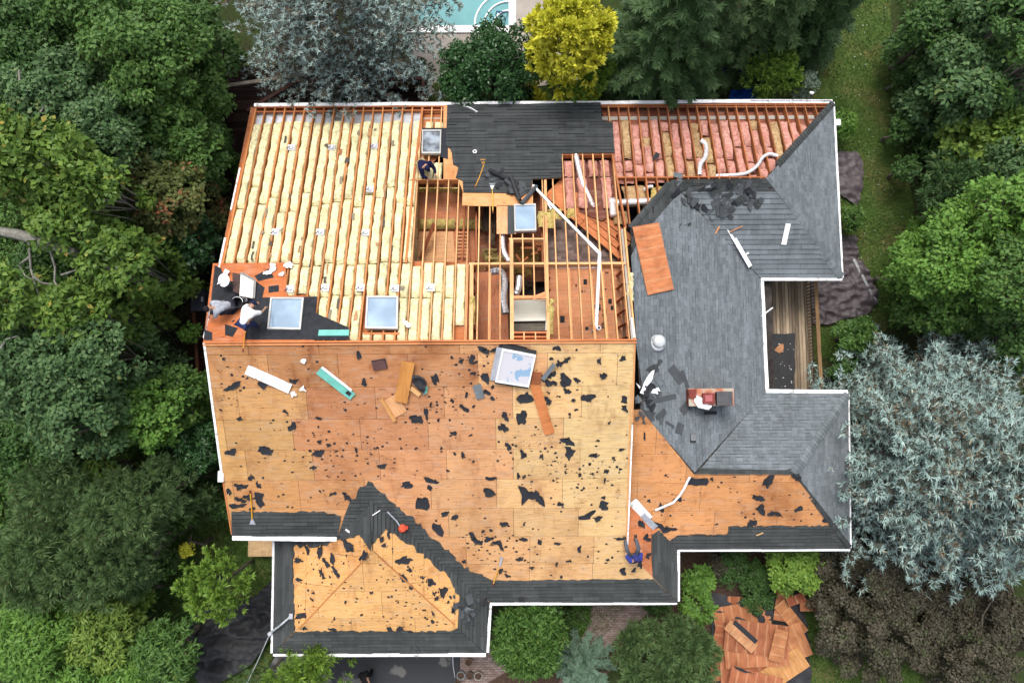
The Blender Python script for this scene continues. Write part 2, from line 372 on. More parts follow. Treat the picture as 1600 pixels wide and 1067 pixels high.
# walls (mostly hidden below the eaves)
def wall(x0, y0, x1, y1, z0=0.0, z1=None):
    mb = MB(); z1 = z1 or ZE - 0.05
    mb.box(((x0 + x1) / 2, (y0 + y1) / 2, (z0 + z1) / 2), ((abs(x1 - x0) + 0.15) / 2, 0, 0), (0, (abs(y1 - y0) + 0.15) / 2, 0), (0, 0, (z1 - z0) / 2))
    mb.build('wall', M['wall'], HP)
o_ = 0.55
for x0, y0, x1, y1, zz in ((XL + .25, Yu - o_, Xe - o_, Yu - o_, None), (Xe - o_, Yu - o_, Xe - o_, Y1 + o_, None), (Xe - o_, Y1 + o_, X2 - o_, Y1 + o_, None),
        (X2 - o_, Y1 + o_, X2 - o_, Y3 - o_, None), (X2 - o_, Y3 - o_, X4 - o_, Y3 - o_, None), (X4 - o_, Y3 - o_, X4 - o_, Y5 + o_, None),
        (X4 - o_, Y5 + o_, X6 - o_, Y5 + o_, None), (X6 - o_, Y5 + o_, X6 - o_, Y7 + o_, None), (X6 - o_, Y7 + o_, X8 - o_, Y7 + o_, None),
        (X8 - o_, Y7 + o_, X8 - o_, Y9 + o_, None), (X8 - o_, Y9 + o_, X10 + o_, Y9 + o_, None), (X10 + o_, Y9 + o_, X10 + o_, Y11 + o_, None),
        (X10 + o_, Y11 + o_, XL + .25, Y11 + o_, None), (XL + .25, Y11 + o_, XL + .25, Yu - o_, None)):
    wall(x0, y0, x1, y1)
# gable walls
def gable(x, pts, name='gable_wall', t=0.06):
    mb = MB(); n = len(pts)
    mb.add([(x - t, y, z) for y, z in pts] + [(x + t, y, z) for y, z in pts],
           [tuple(range(n)), tuple(range(2 * n - 1, n - 1, -1))] + [(i, (i + 1) % n, n + (i + 1) % n, n + i) for i in range(n)])
    return mb.build(name, M['wall'], HP)
zN = lambda y: ZE + P * (Yu - y); zS = lambda y: ZE + P * (y - Y7)
gable(XL + 0.25, [(Yu - .5, ZE - 0.1), (Yu - .5, zN(Yu - .5) - 0.3), (Yr, ZR - 0.3), (Y11 + .4, zS(Y11 + .4) - 0.3), (Y11 + .4, ZE - 0.1)])
zk = ZE + P * (X2 - XR)
gable(XR - 0.1, [(Yu - (zk - ZE) / P, zk - 0.2), (Yr, ZR - 0.1), (-6.0, zS(-6.0) - 0.1), (-4.0, zS(-6) - 0.3), (-0.4, zk - 0.2)])

# --- roof decks under the shingles
def deck(name, pl, pts, mat, color=None, h0=-0.04, h1=-0.012):
    mb = MB(); mb.slab(pl, pl.poly(pts), h0, h1); return mb.build(name, mat, HP, color=color)
DK = ph(58, 56, 54)
F_E = [(985, 352), (1050, 281), (1188, 434), (1196, 614), (1085, 741), (1001, 640), (997, 560)]
F_NEs = [(1050, 281), (1197, 279), (1316, 434), (1188, 434)]
F_NEe = [(1302, 160), (1316, 434), (1197, 279)]
F_SEn = [(1196, 614), (1325, 615), (1240, 741), (1085, 741)]
F_SEe = [(1325, 615), (1328, 856), (1240, 741)]
F_SEs = [(1001, 640), (1085, 741), (1240, 741), (1328, 856), (1058, 858), (983, 782), (990, 640)]
F_ME = [(1058, 858), (1058, 940), (980, 862), (983, 782)]
F_WW = [(427, 1020), (430, 838), (528, 838), (575, 757), (582, 860)]
F_WE = [(765, 940), (759, 1020), (582, 860), (575, 757)]
F_WS = [(427, 1020), (759, 1020), (582, 860)]
sl_E = deck('roof_slope', E, F_E, M['ply'], DK); sl_NEs = deck('roof_slope', NEs, F_NEs, M['ply'], DK); sl_NEe = deck('roof_slope', NEe, F_NEe, M['ply'], DK)
sl_SEn = deck('roof_slope', SEn, F_SEn, M['ply'], DK); sl_SEe = deck('roof_slope', SEe, F_SEe, M['ply'], DK); sl_SEs = deck('roof_slope', SEs, F_SEs, M['ply'], DK)
sl_ME = deck('roof_slope', ME, F_ME, M['ply'], DK); sl_WW = deck('roof_slope', WW, F_WW, M['ply'], DK); sl_WE = deck('roof_slope', WE, F_WE, M['ply'], DK)
sl_WS = deck('roof_slope', WS, F_WS, M['ply'], DK)
F_S = [(318, 533), (993, 532), (980, 862), (1058, 940), (765, 940), (640, 880), (560, 838), (528, 838), (362, 836)]
sl_S = deck('roof_slope', S, F_S, M['ply'], DK, -0.06, -0.022)

# --- plywood sheets
ANCH = [(380, 570, 196, 140, 88), (430, 640, 208, 158, 98), (360, 700, 212, 166, 100), (450, 700, 216, 171, 108), (560, 560, 192, 126, 76), (650, 560, 198, 134, 86),
        (720, 600, 196, 126, 84), (560, 630, 184, 112, 76), (520, 680, 176, 106, 74), (600, 680, 192, 124, 86), (700, 680, 204, 146, 102), (620, 740, 216, 150, 104),
        (750, 740, 221, 157, 112), (560, 790, 222, 155, 97), (420, 780, 216, 144, 86), (700, 640, 196, 128, 92), (760, 640, 216, 152, 106), (800, 640, 226, 168, 112),
        (870, 620, 234, 194, 132), (940, 600, 236, 197, 136), (950, 700, 236, 202, 142), (860, 720, 230, 190, 128), (780, 780, 223, 168, 108), (880, 790, 233, 194, 134),
        (800, 850, 216, 155, 104), (900, 850, 217, 159, 106), (960, 820, 232, 190, 130), (420, 545, 176, 108, 72), (700, 545, 200, 140, 88)]
def anchor_col(u, v):
    w_ = 0; c = [0, 0, 0]
    for a in ANCH:
        k = 1 / (((u - a[0]) ** 2 + (v - a[1]) ** 2) / 900 + 4.5) ** 1.5; w_ += k
        for i in range(3): c[i] += a[2 + i] * k
    return [x / w_ for x in c]
def pxof(p):
    q = MROT.transposed() @ (Vector(p) - CAM); return 800 + FPX * q.x / -q.z, 533.5 - FPX * q.y / -q.z
def sheets(pl, pts, parent, colf, mat, a_off=0.0, b_off=0.0, L=2.44, H=1.22, h=-0.018, top=0.0, stagger=True, gap=0.006):
    q = ccw(pl.poly(pts)); xs = [p[0] for p in q]; ys = [p[1] for p in q]; j = 0; y = min(ys) + b_off - H
    while y < max(ys):
        x = min(xs) + a_off - L * (1 if not (stagger and j % 2) else 0.5) - random.choice((0, 0.6, 1.2)) * stagger
        while x < max(xs):
            r = clip_rect(q, x + gap, y + gap, x + L - gap, y + H - gap)
            if r and abs(area2(r)) > 0.02:
                mb = MB(); t = top + random.uniform(-0.004, 0.004)
                tx, ty = random.uniform(-.002, .002), random.uniform(-.002, .002)
                mb.slab(pl, r, h, t, lambda a, b: (a - x) * tx + (b - y) * ty)
                ca = sum(p[0] for p in r) / len(r); cb = sum(p[1] for p in r) / len(r)
                u, v = pxof(pl.w(ca, cb)); c = colf(u, v); c = (c[0], min(214, c[1] * 1.035), c[2] * 1.06); k = random.uniform(0.955, 1.04)
                mb.build('plywood_sheet', mat, parent, color=ph(*[min(250, z * k) for z in c]))
            x += L
        y += H; j += 1
sheets(S, F_S, sl_S, anchor_col, M['ply'], 0.3, 0.55)
sheets(SEs, F_SEs, sl_SEs, lambda u, v: (214, 146, 92), M['ply'], 0.9, 0.5, top=-0.002)
sheets(ME, F_ME, sl_ME, lambda u, v: (205, 122, 76), M['ply'], 0.2, 0.3, top=-0.002)
sheets(WW, F_WW, sl_WW, lambda u, v: (224, 162, 98), M['ply'], 0.2, 0.3, top=-0.002)
sheets(WE, F_WE, sl_WE, lambda u, v: (224, 164, 100), M['ply'], 0.5, 0.2, top=-0.002)
sheets(WS, F_WS, sl_WS, lambda u, v: (229, 170, 106), M['ply'], 0.7, 0.45, top=-0.002)

# --- shingle courses (a tab shows about 8 by 4 pixels: real tabs, joined per slope)
def shingles(pl, pts, parent, mat, ex=0.136, tw=0.26, h=0.0, drop=0.0, jag=0.0, lift=0.012, gap=0.0, name='shingle_courses'):
    q = ccw(pl.poly(pts)); xs = [p[0] for p in q]; ys = [p[1] for p in q]; mb = MB(); b0 = 0.0
    b0 = math.floor(min(ys) / ex) * ex; j = 0
    while b0 < max(ys):
        off = (j * 0.5 + random.uniform(-.06, .06)) * tw; a = math.floor(min(xs) / tw) * tw - tw + off % tw
        while a < max(xs):
            wv = tw * random.choice((1, 1, 1, 0.85, 1.1))
            jb = random.uniform(-jag, jag) if jag else random.uniform(-0.003, 0.003)
            if random.random() >= drop:
                r = clip_rect(q, a + 0.003, b0 + jb, a + wv - 0.003, b0 + ex + 0.004 - (gap * random.uniform(.5, 1.5) if gap else 0))
                if r:
                    l = lift * random.uniform(0.75, 1.3)
                    mb.slab(pl, r, h - 0.01, h + 0.003, lambda aa, bb: l * (1 - (bb - b0) / ex))
            a += wv
        b0 += ex; j += 1
    if gap: shade_ul = MB(); shade_ul.slab(pl, q, h - .008, h + .004); shade_ul.build('felt_and_shade_sheet', M['felt'], parent)  # dark sheet seen between the courses paints in their shadow lines
    return mb.build(name, mat, parent, kind='stuff')
def jag(pts, amp=2.6, step=5):
    out = []; rn = random.Random(int(pts[0][0] + pts[-1][1]))
    for (a, b), (c, d) in zip(pts, pts[1:]):
        L = math.hypot(c - a, d - b); k = max(1, int(L / step))
        for i in range(k):
            t = (i + (rn.uniform(-.3, .3) if i else 0)) / k; o = rn.uniform(-amp, amp) if i else 0; out.append((a + (c - a) * t - (d - b) / L * o, b + (d - b) * t + (c - a) / L * o))
    return out + [pts[-1]]
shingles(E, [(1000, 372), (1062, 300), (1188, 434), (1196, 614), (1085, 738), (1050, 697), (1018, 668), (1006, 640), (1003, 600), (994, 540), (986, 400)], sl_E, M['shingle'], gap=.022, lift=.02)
shingles(E, [(985, 356), (1050, 283), (1064, 298), (1003, 370), (990, 400)], sl_E, M['shingle_old'], jag=0.04, drop=0.03)
shingles(NEs, [(1062, 300), (1212, 300), (1316, 434), (1188, 434)], sl_NEs, M['shingle'], ex=0.2, tw=0.9, lift=0.03)
shingles(NEs, [(1050, 281), (1197, 279), (1214, 301), (1063, 301)], sl_NEs, M['shingle_old'], jag=0.04, drop=0.02)
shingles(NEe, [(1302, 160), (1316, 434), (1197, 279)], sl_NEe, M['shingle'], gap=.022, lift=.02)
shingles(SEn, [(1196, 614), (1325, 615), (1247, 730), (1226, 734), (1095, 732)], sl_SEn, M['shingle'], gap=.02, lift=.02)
shingles(SEn, [(1095, 732), (1226, 734), (1247, 730), (1240, 742), (1085, 742)], sl_SEn, M['shingle_old'], jag=0.03, drop=0.05)
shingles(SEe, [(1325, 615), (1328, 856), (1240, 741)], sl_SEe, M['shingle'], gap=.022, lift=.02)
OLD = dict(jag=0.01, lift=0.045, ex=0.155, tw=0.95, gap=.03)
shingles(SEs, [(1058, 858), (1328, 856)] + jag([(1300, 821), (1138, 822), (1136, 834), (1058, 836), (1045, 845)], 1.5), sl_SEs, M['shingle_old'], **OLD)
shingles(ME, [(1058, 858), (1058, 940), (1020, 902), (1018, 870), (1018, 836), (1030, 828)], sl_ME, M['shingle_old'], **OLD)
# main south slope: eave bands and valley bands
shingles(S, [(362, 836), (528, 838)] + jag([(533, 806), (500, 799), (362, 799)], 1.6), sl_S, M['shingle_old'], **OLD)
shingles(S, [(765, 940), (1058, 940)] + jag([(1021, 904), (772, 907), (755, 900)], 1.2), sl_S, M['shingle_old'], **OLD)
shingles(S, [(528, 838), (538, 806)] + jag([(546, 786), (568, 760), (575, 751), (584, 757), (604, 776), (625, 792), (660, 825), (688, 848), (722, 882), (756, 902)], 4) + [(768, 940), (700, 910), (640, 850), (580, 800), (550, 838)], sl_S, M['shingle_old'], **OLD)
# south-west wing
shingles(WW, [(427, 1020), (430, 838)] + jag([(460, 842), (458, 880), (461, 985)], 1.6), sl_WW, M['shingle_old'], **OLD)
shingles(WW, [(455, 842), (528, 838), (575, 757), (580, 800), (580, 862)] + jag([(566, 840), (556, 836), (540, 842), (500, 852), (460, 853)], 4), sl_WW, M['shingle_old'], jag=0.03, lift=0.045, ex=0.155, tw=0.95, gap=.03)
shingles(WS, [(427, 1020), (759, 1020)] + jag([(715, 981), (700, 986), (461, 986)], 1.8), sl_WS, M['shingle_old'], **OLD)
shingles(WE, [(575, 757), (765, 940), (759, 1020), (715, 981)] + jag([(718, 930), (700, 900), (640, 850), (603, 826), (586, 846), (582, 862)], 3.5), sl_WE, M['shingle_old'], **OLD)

# --- hip and ridge caps
def caps(p, q, pa, pb, parent, mat=None, wd=0.17, step=0.15):
    p = Vector(p); q = Vector(q); d = (q - p).normalized(); L = (q - p).length; mb = MB(); t = 0.0
    sa = pa.n.cross(d).normalized(); sb = d.cross(pb.n).normalized()
    mid = (pa.o + pb.o) / 2
    if (pa.n.cross(d)).dot(pb.n) > 0: sa = -sa
    if (d.cross(pb.n)).dot(pa.n) > 0: sb = -sb
    while t < L:
        a = p + d * t; b = p + d * min(L, t + step + 0.02); u = (pa.n + pb.n).normalized(); l = random.uniform(0.02, 0.03); ww = wd * random.uniform(0.93, 1.05)
        A, B = a + u * l, b + u * 0.045
        v = [A, B, A + sa * ww, B + sa * ww, A + sb * ww, B + sb * ww]; dn = -u * 0.03
        vs = v + [x + dn for x in v]
        mb.add(vs, [(0, 1, 3, 2), (0, 4, 5, 1), (2, 3, 9, 8), (4, 10, 11, 5), (0, 2, 8, 6), (4, 0, 6, 10), (1, 7, 9, 3), (5, 11, 7, 1)])
        t += step
    return mb.build('hip_caps', mat or M['cap'], parent, kind='stuff')
caps(NEe.px(1316, 434), NEe.px(1199, 281), NEe, NEs, sl_NEe)
caps(NEe.px(1302, 161), NEe.px(1215, 258), NEe, N, sl_NEe, M['shingle_old'], 0.14)
caps(SEn.px(1325, 616), SEn.px(1241, 740), SEn, SEe, sl_SEn)
caps(SEe.px(1328, 855), SEe.px(1243, 745), SEe, SEs, sl_SEe, M['shingle_old'], 0.1)
caps(E.px(985, 356), E.px(1046, 286), E, N, sl_E, M['shingle_old'], 0.12)
# rust-stained hip seams on the bare south-west wing
for a, b, pl, par in (((466, 983), (575, 868), WS, sl_WS), ((711, 976), (590, 868), WS, sl_WS)):
    mb = MB(); mb.bar(pl.px(*a) + pl.n * .012, pl.px(*b) + pl.n * .012, 0.045, 0.02, pl.n); mb.build('hip_board', M['lumber'], par, color=ph(196, 130, 78))

# --- gutters, fascia and rake boards
def gutter(p, q, out, zoff=0.0, wd=0.15, kind='closed', name='gutter'):
    p = Vector(p); q = Vector(q); out = Vector(out).normalized(); d = (q - p).normalized(); up = Vector((0, 0, 1)); t = 0.012
    root = MB()
    if kind == 'closed':      # covered gutter: rounded cap over a box
        prof = [(0.0, 0.0), (wd * .25, 0.012), (wd * .8, 0.008), (wd, -0.012), (wd, -0.12), (0.0, -0.12)]
    else:
        prof = [(0, 0), (0.012, 0), (0.012, -0.09), (wd - .02, -0.09), (wd - .02, 0.0), (wd, 0.0), (wd, -0.12), (0, -0.12)]
    n = len(prof); seg = max(1, int((q - p).length / 1.2)); vs = []
    for i in range(seg + 1):
        a = p.lerp(q, i / seg); wob = nz(a.x * 1.3, a.y * 1.3, 5) * 0.02
        vs += [a + out * (x + wob) + up * (z + zoff + wob * .6) for x, z in prof]
    fs = [(i * n + j, i * n + (j + 1) % n, (i + 1) * n + (j + 1) % n, (i + 1) * n + j) for i in range(seg) for j in range(n)]
    root.add(vs, fs); root.add(vs[:n], [tuple(range(n))]); root.add(vs[-n:], [tuple(range(n - 1, -1, -1))])
    g_ = root.build(name, M['white'], HP)
    if kind == 'open':
        L = (q - p).length; k = int(L / 0.75)
        for i in range(k + 1):
            a = p + d * (L * i / k); h = MB(); h.box(a + out * wd / 2 + up * (zoff + 0.006), d * 0.012, out * wd / 2, up * 0.008); h.build('gutter_hanger', M['white'], g_)
    return g_
ea = lambda pl, u, v: pl.px(u, v)
gutter(ea(N, 397, 167), ea(N, 1170, 161), (0, 1, 0)); gutter(ea(N, 1171, 161), ea(N, 1300, 161), (0, 1, 0), kind='open')
gutter(ea(NEe, 1301, 160), ea(NEe, 1315, 434), (1, 0, 0), wd=0.1); gutter(ea(NEs, 1316, 433), ea(NEs, 1189, 433), (0, -1, 0))
gutter(ea(E, 1188, 435), ea(E, 1196, 613), (1, 0, 0)); gutter(ea(SEn, 1197, 614), ea(SEn, 1325, 615), (0, 1, 0))
gutter(ea(SEe, 1325, 616), ea(SEe, 1328, 855), (1, 0, 0), wd=0.08); gutter(ea(SEs, 1328, 856), ea(SEs, 1060, 857), (0, -1, 0), wd=0.12)
gutter(ea(ME, 1058, 859), ea(ME, 1058, 939), (1, 0, 0), wd=0.12); gutter(ea(S, 1058, 939), ea(S, 766, 940), (0, -1, 0), wd=0.14)
gutter(ea(WE, 764, 941), ea(WE, 759, 1019), (1, 0, 0), wd=0.12); gutter(ea(WS, 759, 1019), ea(WS, 427, 1019), (0, -1, 0), wd=0.16)
gutter(ea(WW, 427, 1020), ea(WW, 430, 841), (-1, 0, 0), wd=0.12); gutter(ea(S, 363, 836), ea(S, 526, 838), (0, -1, 0), wd=0.19)
def rake(pl, a, b, wd, mat, name='rake_board', color=None, h=0.02, dep=0.2, shift=0.0):
    mb = MB(); p = pl.px(*a) + pl.n * h; q = pl.px(*b) + pl.n * h; mb.bar(p, q, wd, dep, pl.n); return mb.build(name, mat, HP, color=color)
rake(N, (375, 263), (361, 328), 0.06, M['white']); rake(N, (352, 372), (319, 528), 0.07, M['white']); rake(S, (319, 535), (346, 736), 0.08, M['white'])
rake(N, (397, 172), (320, 531), 0.06, M['lumber'], color=ph(196, 118, 66), h=-0.01)
rake(S, (347, 742), (362, 834), 0.05, M['lumber'], color=ph(205, 130, 80)); mb = MB(); mb.box(S.px(348, 744) + Vector((-.06, 0, -.05)), (.1, 0, 0), (0, .2, 0), (0, 0, .1)); mb.build('rake_board', M['white'], HP)
rake(S, (988, 664), (980, 862), 0.05, M['white'], h=0.03, dep=0.3); rake(S, (992, 536), (988, 660), 0.05, M['lumber'], color=ph(222, 160, 105), h=0.03, dep=0.3)
rake(S, (986, 600), (978, 862), 0.045, M['lumber'], color=ph(226, 165, 110), h=0.02, dep=0.05)
rake(N, (992, 530), (976, 356), 0.06, M['lumber'], color=ph(232, 180, 120), h=0.02, dep=0.3)
rake(N, (991, 528), (987, 498), 0.07, M['white'], h=0.05)
# ------------------------------------------------------------------ the opened north slope
BR = (Yu - Yr) * math.sqrt(1 + P * P)
X0R = XL + 0.10; SP = 0.4064
def bpx(u, v, h=0.0): return N.ab(u, v, h)[1]
def brun(run): return run * math.sqrt(1 + P * P)
RAFT = {}
def rafter(x, b0, b1, color, w_=0.042, dep=0.235, h=0.0):
    key = (round(b1 - b0, 2), w_, dep)
    if key not in RAFT:
        mb = MB(); L = key[0]; mb.bar(Vector((0, 0, 0)), N.e2 * L, w_, dep, N.n); RAFT[key] = mb.mesh('rafter', M['lumber'])
    return link('rafter', RAFT[key], HP, N.w(-x, b0, h), color)
nr = int((Xe - X0R) / SP)
WL = -3.72            # x of the last vaulted bay beside the open attic
for i in range(nr):
    x = X0R + i * SP
    if x > Xe - 0.5: break
    if x < XR - 0.1: b1 = BR - 0.03
    elif x < X2 - 3.65: b1 = brun(X2 - x)
    elif x < Xe - 3.65: b1 = brun(3.65)
    else: b1 = brun(Xe - x)
    if b1 < 0.5: continue
    k = random.uniform(0.88, 1.1)
    c = (206, 136, 80) if x < WL else ((238, 180, 124) if x < XR else (180, 114, 72))
    c = ph(*[min(250, z * k) for z in c])
    x += random.uniform(-.012, .012)
    if 11.5 < i < 15.5 and False: continue
    sky_cut = []
    for (su0, su1, sv0, sv1) in ((573, 622, 466, 512), (660, 690, 206, 242), (804, 838, 321, 363), (803, 855, 468, 516), (424, 474, 468, 514)):
        um, _ = pxof(N.w(-x, bpx((su0 + su1) / 2, (sv0 + sv1) / 2)))
        if su0 + 1 < um < su1 - 1: sky_cut.append((bpx(su0, sv1), bpx(su0, sv0)) if bpx(su0, sv1) < bpx(su0, sv0) else (bpx(su0, sv0), bpx(su0, sv1)))
    segs = [(0.06, b1)]
    for (c0, c1) in sky_cut:
        segs = [s for (a, b) in segs for s in ((a, min(b, c0 - .06)), (max(a, c1 + .06), b)) if s[1] - s[0] > 0.2]
    dz = random.uniform(-.01, 0)
    for a, b in segs: rafter(x, a, b, c, 0.05 if x < WL else 0.042, h=dz)
    if WL < x < XR - .3 and random.random() < 0.5:      # lapped sister rafter near the ridge
        rafter(x + 0.045, BR - random.uniform(2.6, 3.4), BR - 0.03, ph(214, 148, 98), h=-0.012)
# ridge board, purlins, headers, fascia board along the eave
def bar(name, p, q, wx, wz, mat=None, color=None, parent=None, up=None):
    mb = MB(); mb.bar(p, q, wx, wz, up or (0, 0, 1)); return mb.build(name, mat or M['lumberx'], parent or HP, color=color)
WOODL = ph(238, 180, 126)
bar('ridge_board', (XL + .02, Yr, ZR + 0.03), (XR, Yr, ZR + 0.03), 0.06, 0.26, color=ph(214, 132, 82))
bar('ridge_board', (XL + .02, Yr - 0.09, ZR + .0), (XR, Yr - 0.09, ZR + .0), 0.05, 0.04, color=ph(226, 150, 96))
def onN(u, v, h=0.0): return N.px(u, v, h)
bar('purlin', onN(733, 412, -.05), onN(977, 411, -.05), 0.09, 0.2, color=WOODL, up=N.n)
bar('header', onN(795, 373, -.01), onN(850, 373, -.01), 0.06, 0.22, color=WOODL, up=N.n)
bar('header', onN(640, 281, -.01), onN(722, 281, -.01), 0.05, 0.22, color=ph(205, 135, 85), up=N.n)
bar('header', onN(878, 242, -.02), onN(958, 241, -.02), 0.05, 0.2, color=ph(170, 105, 66), up=N.n)
bar('header', onN(962, 277, -.01), onN(1052, 277, -.01), 0.06, 0.2, color=ph(180, 108, 66), up=N.n)
bar('header', onN(1052, 276, -.01), onN(1196, 277, -.01), 0.06, 0.2, color=ph(170, 100, 62), up=N.n)
bar('header', onN(800, 464, -.01), onN(858, 464, -.01), 0.12, 0.2, color=ph(214, 150, 100), up=N.n)
bar('header', onN(800, 519, -.01), onN(857, 519, -.01), 0.06, 0.2, color=ph(210, 130, 85), up=N.n)
bar('header', onN(800, 526, -.02), onN(857, 526, -.02), 0.06, 0.2, color=ph(200, 120, 76), up=N.n)
bar('trimmer', onN(799, 372), onN(800, 531), 0.13, 0.24, M['lumber'], WOODL, up=N.n); bar('trimmer', onN(852, 281), onN(857, 531), 0.1, 0.24, M['lumber'], ph(232, 170, 116), up=N.n)
bar('trimmer', onN(737, 412), onN(736, 531), 0.13, 0.24, M['lumber'], WOODL, up=N.n)
bar('trimmer', onN(646, 281, .01), onN(634, 410, .01), 0.09, 0.26, M['lumber'], ph(200, 128, 76), up=N.n)
bar('trimmer', onN(660, 168, .01), onN(646, 281, .01), 0.09, 0.26, M['lumber'], ph(186, 116, 70), up=N.n)
bar('trimmer', onN(957, 240), onN(978, 356), 0.07, 0.24, M['lumber'], ph(176, 108, 68), up=N.n)
bar('collar_block', onN(832, 466, .04), onN(853, 458, .04), 0.13, 0.06, color=ph(222, 150, 104))
bar('fascia_board', (XL + .05, Yu - .02, ZE + .02), (Xe - .2, Yu - .02, ZE + .02), 0.05, 0.2, color=ph(176, 104, 62))
bar('eave_plate', onN(398, 175, -.03), onN(694, 172, -.03), 0.06, 0.1, color=ph(178, 108, 66)); bar('eave_plate', onN(940, 167, -.03), onN(1296, 167, -.03), 0.06, 0.1, color=ph(150, 92, 58))

# ceiling boards behind the insulation
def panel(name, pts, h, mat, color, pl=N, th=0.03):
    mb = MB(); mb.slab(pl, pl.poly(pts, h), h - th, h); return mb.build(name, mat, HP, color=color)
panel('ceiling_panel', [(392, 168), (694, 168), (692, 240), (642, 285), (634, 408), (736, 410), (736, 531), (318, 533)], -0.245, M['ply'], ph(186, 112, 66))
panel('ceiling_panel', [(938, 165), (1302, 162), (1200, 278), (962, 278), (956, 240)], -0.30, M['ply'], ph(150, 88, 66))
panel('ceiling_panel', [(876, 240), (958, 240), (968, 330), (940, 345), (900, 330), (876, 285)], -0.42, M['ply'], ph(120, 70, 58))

# --- insulation batts: one lumpy batt per piece
def batt(x0, x1, b0, b1, mat, h0=-0.235, th=0.19, seed=0, name='insulation_batt', rag=0.02, lump=0.03):
    nx = 8; ny = max(3, int((b1 - b0) / 0.13)); mb = MB()
    def f(i, j):
        i = .5 + .5 * math.copysign(abs(2 * i - 1) ** .6, 2 * i - 1); e = (abs(i * 2 - 1)) ** 9; ej = max(0, 1 - min(j, 1 - j) * (b1 - b0) / 0.06)
        b = b0 + (b1 - b0) * j + nz(i * 3, j * 9, seed) * 0.02
        x = x0 + (x1 - x0) * i + nz(b * 2.3, seed * 3.7, i * 0.8) * rag * (0.4 + abs(i * 2 - 1))
        h = h0 + th * (1 - 0.7 * max(e, ej)) + nz(x * 5, b * 3.2, seed) * lump + nz(x * 12, b * 10, seed + 9) * lump * .5
        return N.w(-x, b, h)
    mb.grid(f, nx, ny); return mb.build(name, mat, HP, smooth=True)
CANS = [(455, 230), (518, 230), (585, 228), (578, 295), (430, 362), (500, 362), (571, 363), (452, 451), (508, 449), (563, 449), (617, 450), (673, 449)]
seed = 0
bV = lambda v: bpx(560, v)
for i in range(nr):
    xa = X0R + i * SP + 0.045; xb = X0R + (i + 1) * SP - 0.045
    xc = (xa + xb) / 2; seed += 1
    if xc < WL + 0.05:                       # cream batts of the vaulted ceiling
        u_e = pxof(N.w(-xc, 0.6))[0]
        top = bV(186 + random.uniform(-2, 3)); joints = [top, bV(random.uniform(285, 330)), bV(410 + random.uniform(-4, 4))]
        u_m = pxof(N.w(-xc, bV(470)))[0]
        if u_m > 448: joints += [bV(random.uniform(455, 470)), bV(531 if u_m > 500 else 478)]
        if 424 < u_m < 476: joints = joints[:4]
        for k, (a, b) in enumerate(zip(joints, joints[1:])):
            segs = [(a, b)]
            for (su, sv0, sv1, hw) in ((598, 464, 516, 27), (675, 203, 246, 18)):
                um = pxof(N.w(-xc, bpx(su, (sv0 + sv1) / 2)))[0]
                if abs(um - su) < hw: c0, c1 = sorted((bV(sv0), bV(sv1))); segs = [s for (p, q) in segs for s in ((p, min(q, c0)), (max(p, c1), q)) if s[1] - s[0] > 0.12]
            for p, q in segs:
                sh = random.uniform(-.02, .02)
                batt(xa - .022 + random.uniform(0, .02) + sh * .5, xb + .022 - random.uniform(0, .03) + sh * .5, p + .01, q - .015, M['cream'], th=random.uniform(0.195, 0.215), seed=seed * 5 + k, lump=.028, rag=.045)
        mb = MB(); mb.slab(N, [(-xb - .02, bV(205)), (-xb - .02, bV(172)), (-xa + .02, bV(172)), (-xa + .02, bV(205))], -0.2, -0.17); mb.build('vent_baffle', M['metal'], HP)
    elif xc < -1.62:                         # lower cream batts beside the open attic
        bs = [bpx(690, 409 + random.uniform(-3, 3)), bpx(690, random.uniform(450, 470)), bpx(690, 531)]
        if xc > -2.1: bs = [bs[0], bpx(690, 505)]
        for k, (a, b) in enumerate(zip(bs, bs[1:])):
            batt(xa - .02, xb + .02 - random.uniform(0, .03), a + .01, b - .01, M['cream'], th=random.uniform(0.17, 0.2), seed=seed * 5 + k)
    elif xc < -2.4 and False: pass
    elif xc > 3.2:                           # pink batts
        ue = pxof(N.w(-xc, 1.0))[0]
        run = (X2 - xc) if xc < X2 - 3.65 else (3.65 if xc < Xe - 3.65 else Xe - xc)
        if ue < 955: continue
        end = min(brun(run), brun(3.65)) - .05; b = bpx(ue, random.uniform(182, 190)); k = 0
        while b < end - .1:
            L = random.choice((0.5, 0.8, 1.3, 2.0)); e_ = min(end, b + L); r_ = random.random()
            mt = M['tan_fluff'] if (r_ < (0.3 if xc > 7.5 else 0.16)) else M['pink']
            batt(xa - .015, xb + .015, b, e_, mt, h0=-0.3, th=random.uniform(0.14, 0.27), seed=seed * 7 + k, rag=0.05, lump=0.06); b = e_ + random.choice((0, 0, .03, .1)); k += 1
# cream batts round the small north skylight
for k, (u0, u1, v0, v1) in enumerate(((664, 676, 186, 202), (678, 692, 186, 201), (650, 658, 204, 222), (648, 657, 224, 246), (646, 660, 250, 280), (662, 676, 250, 281), (677, 690, 250, 281))):
    a = N.px(u0, (v0 + v1) / 2).x; b = N.px(u1, (v0 + v1) / 2).x
    batt(a, b, *sorted((bpx(u0, v0), bpx(u0, v1))), M['cream'], th=.2, seed=700 + k)
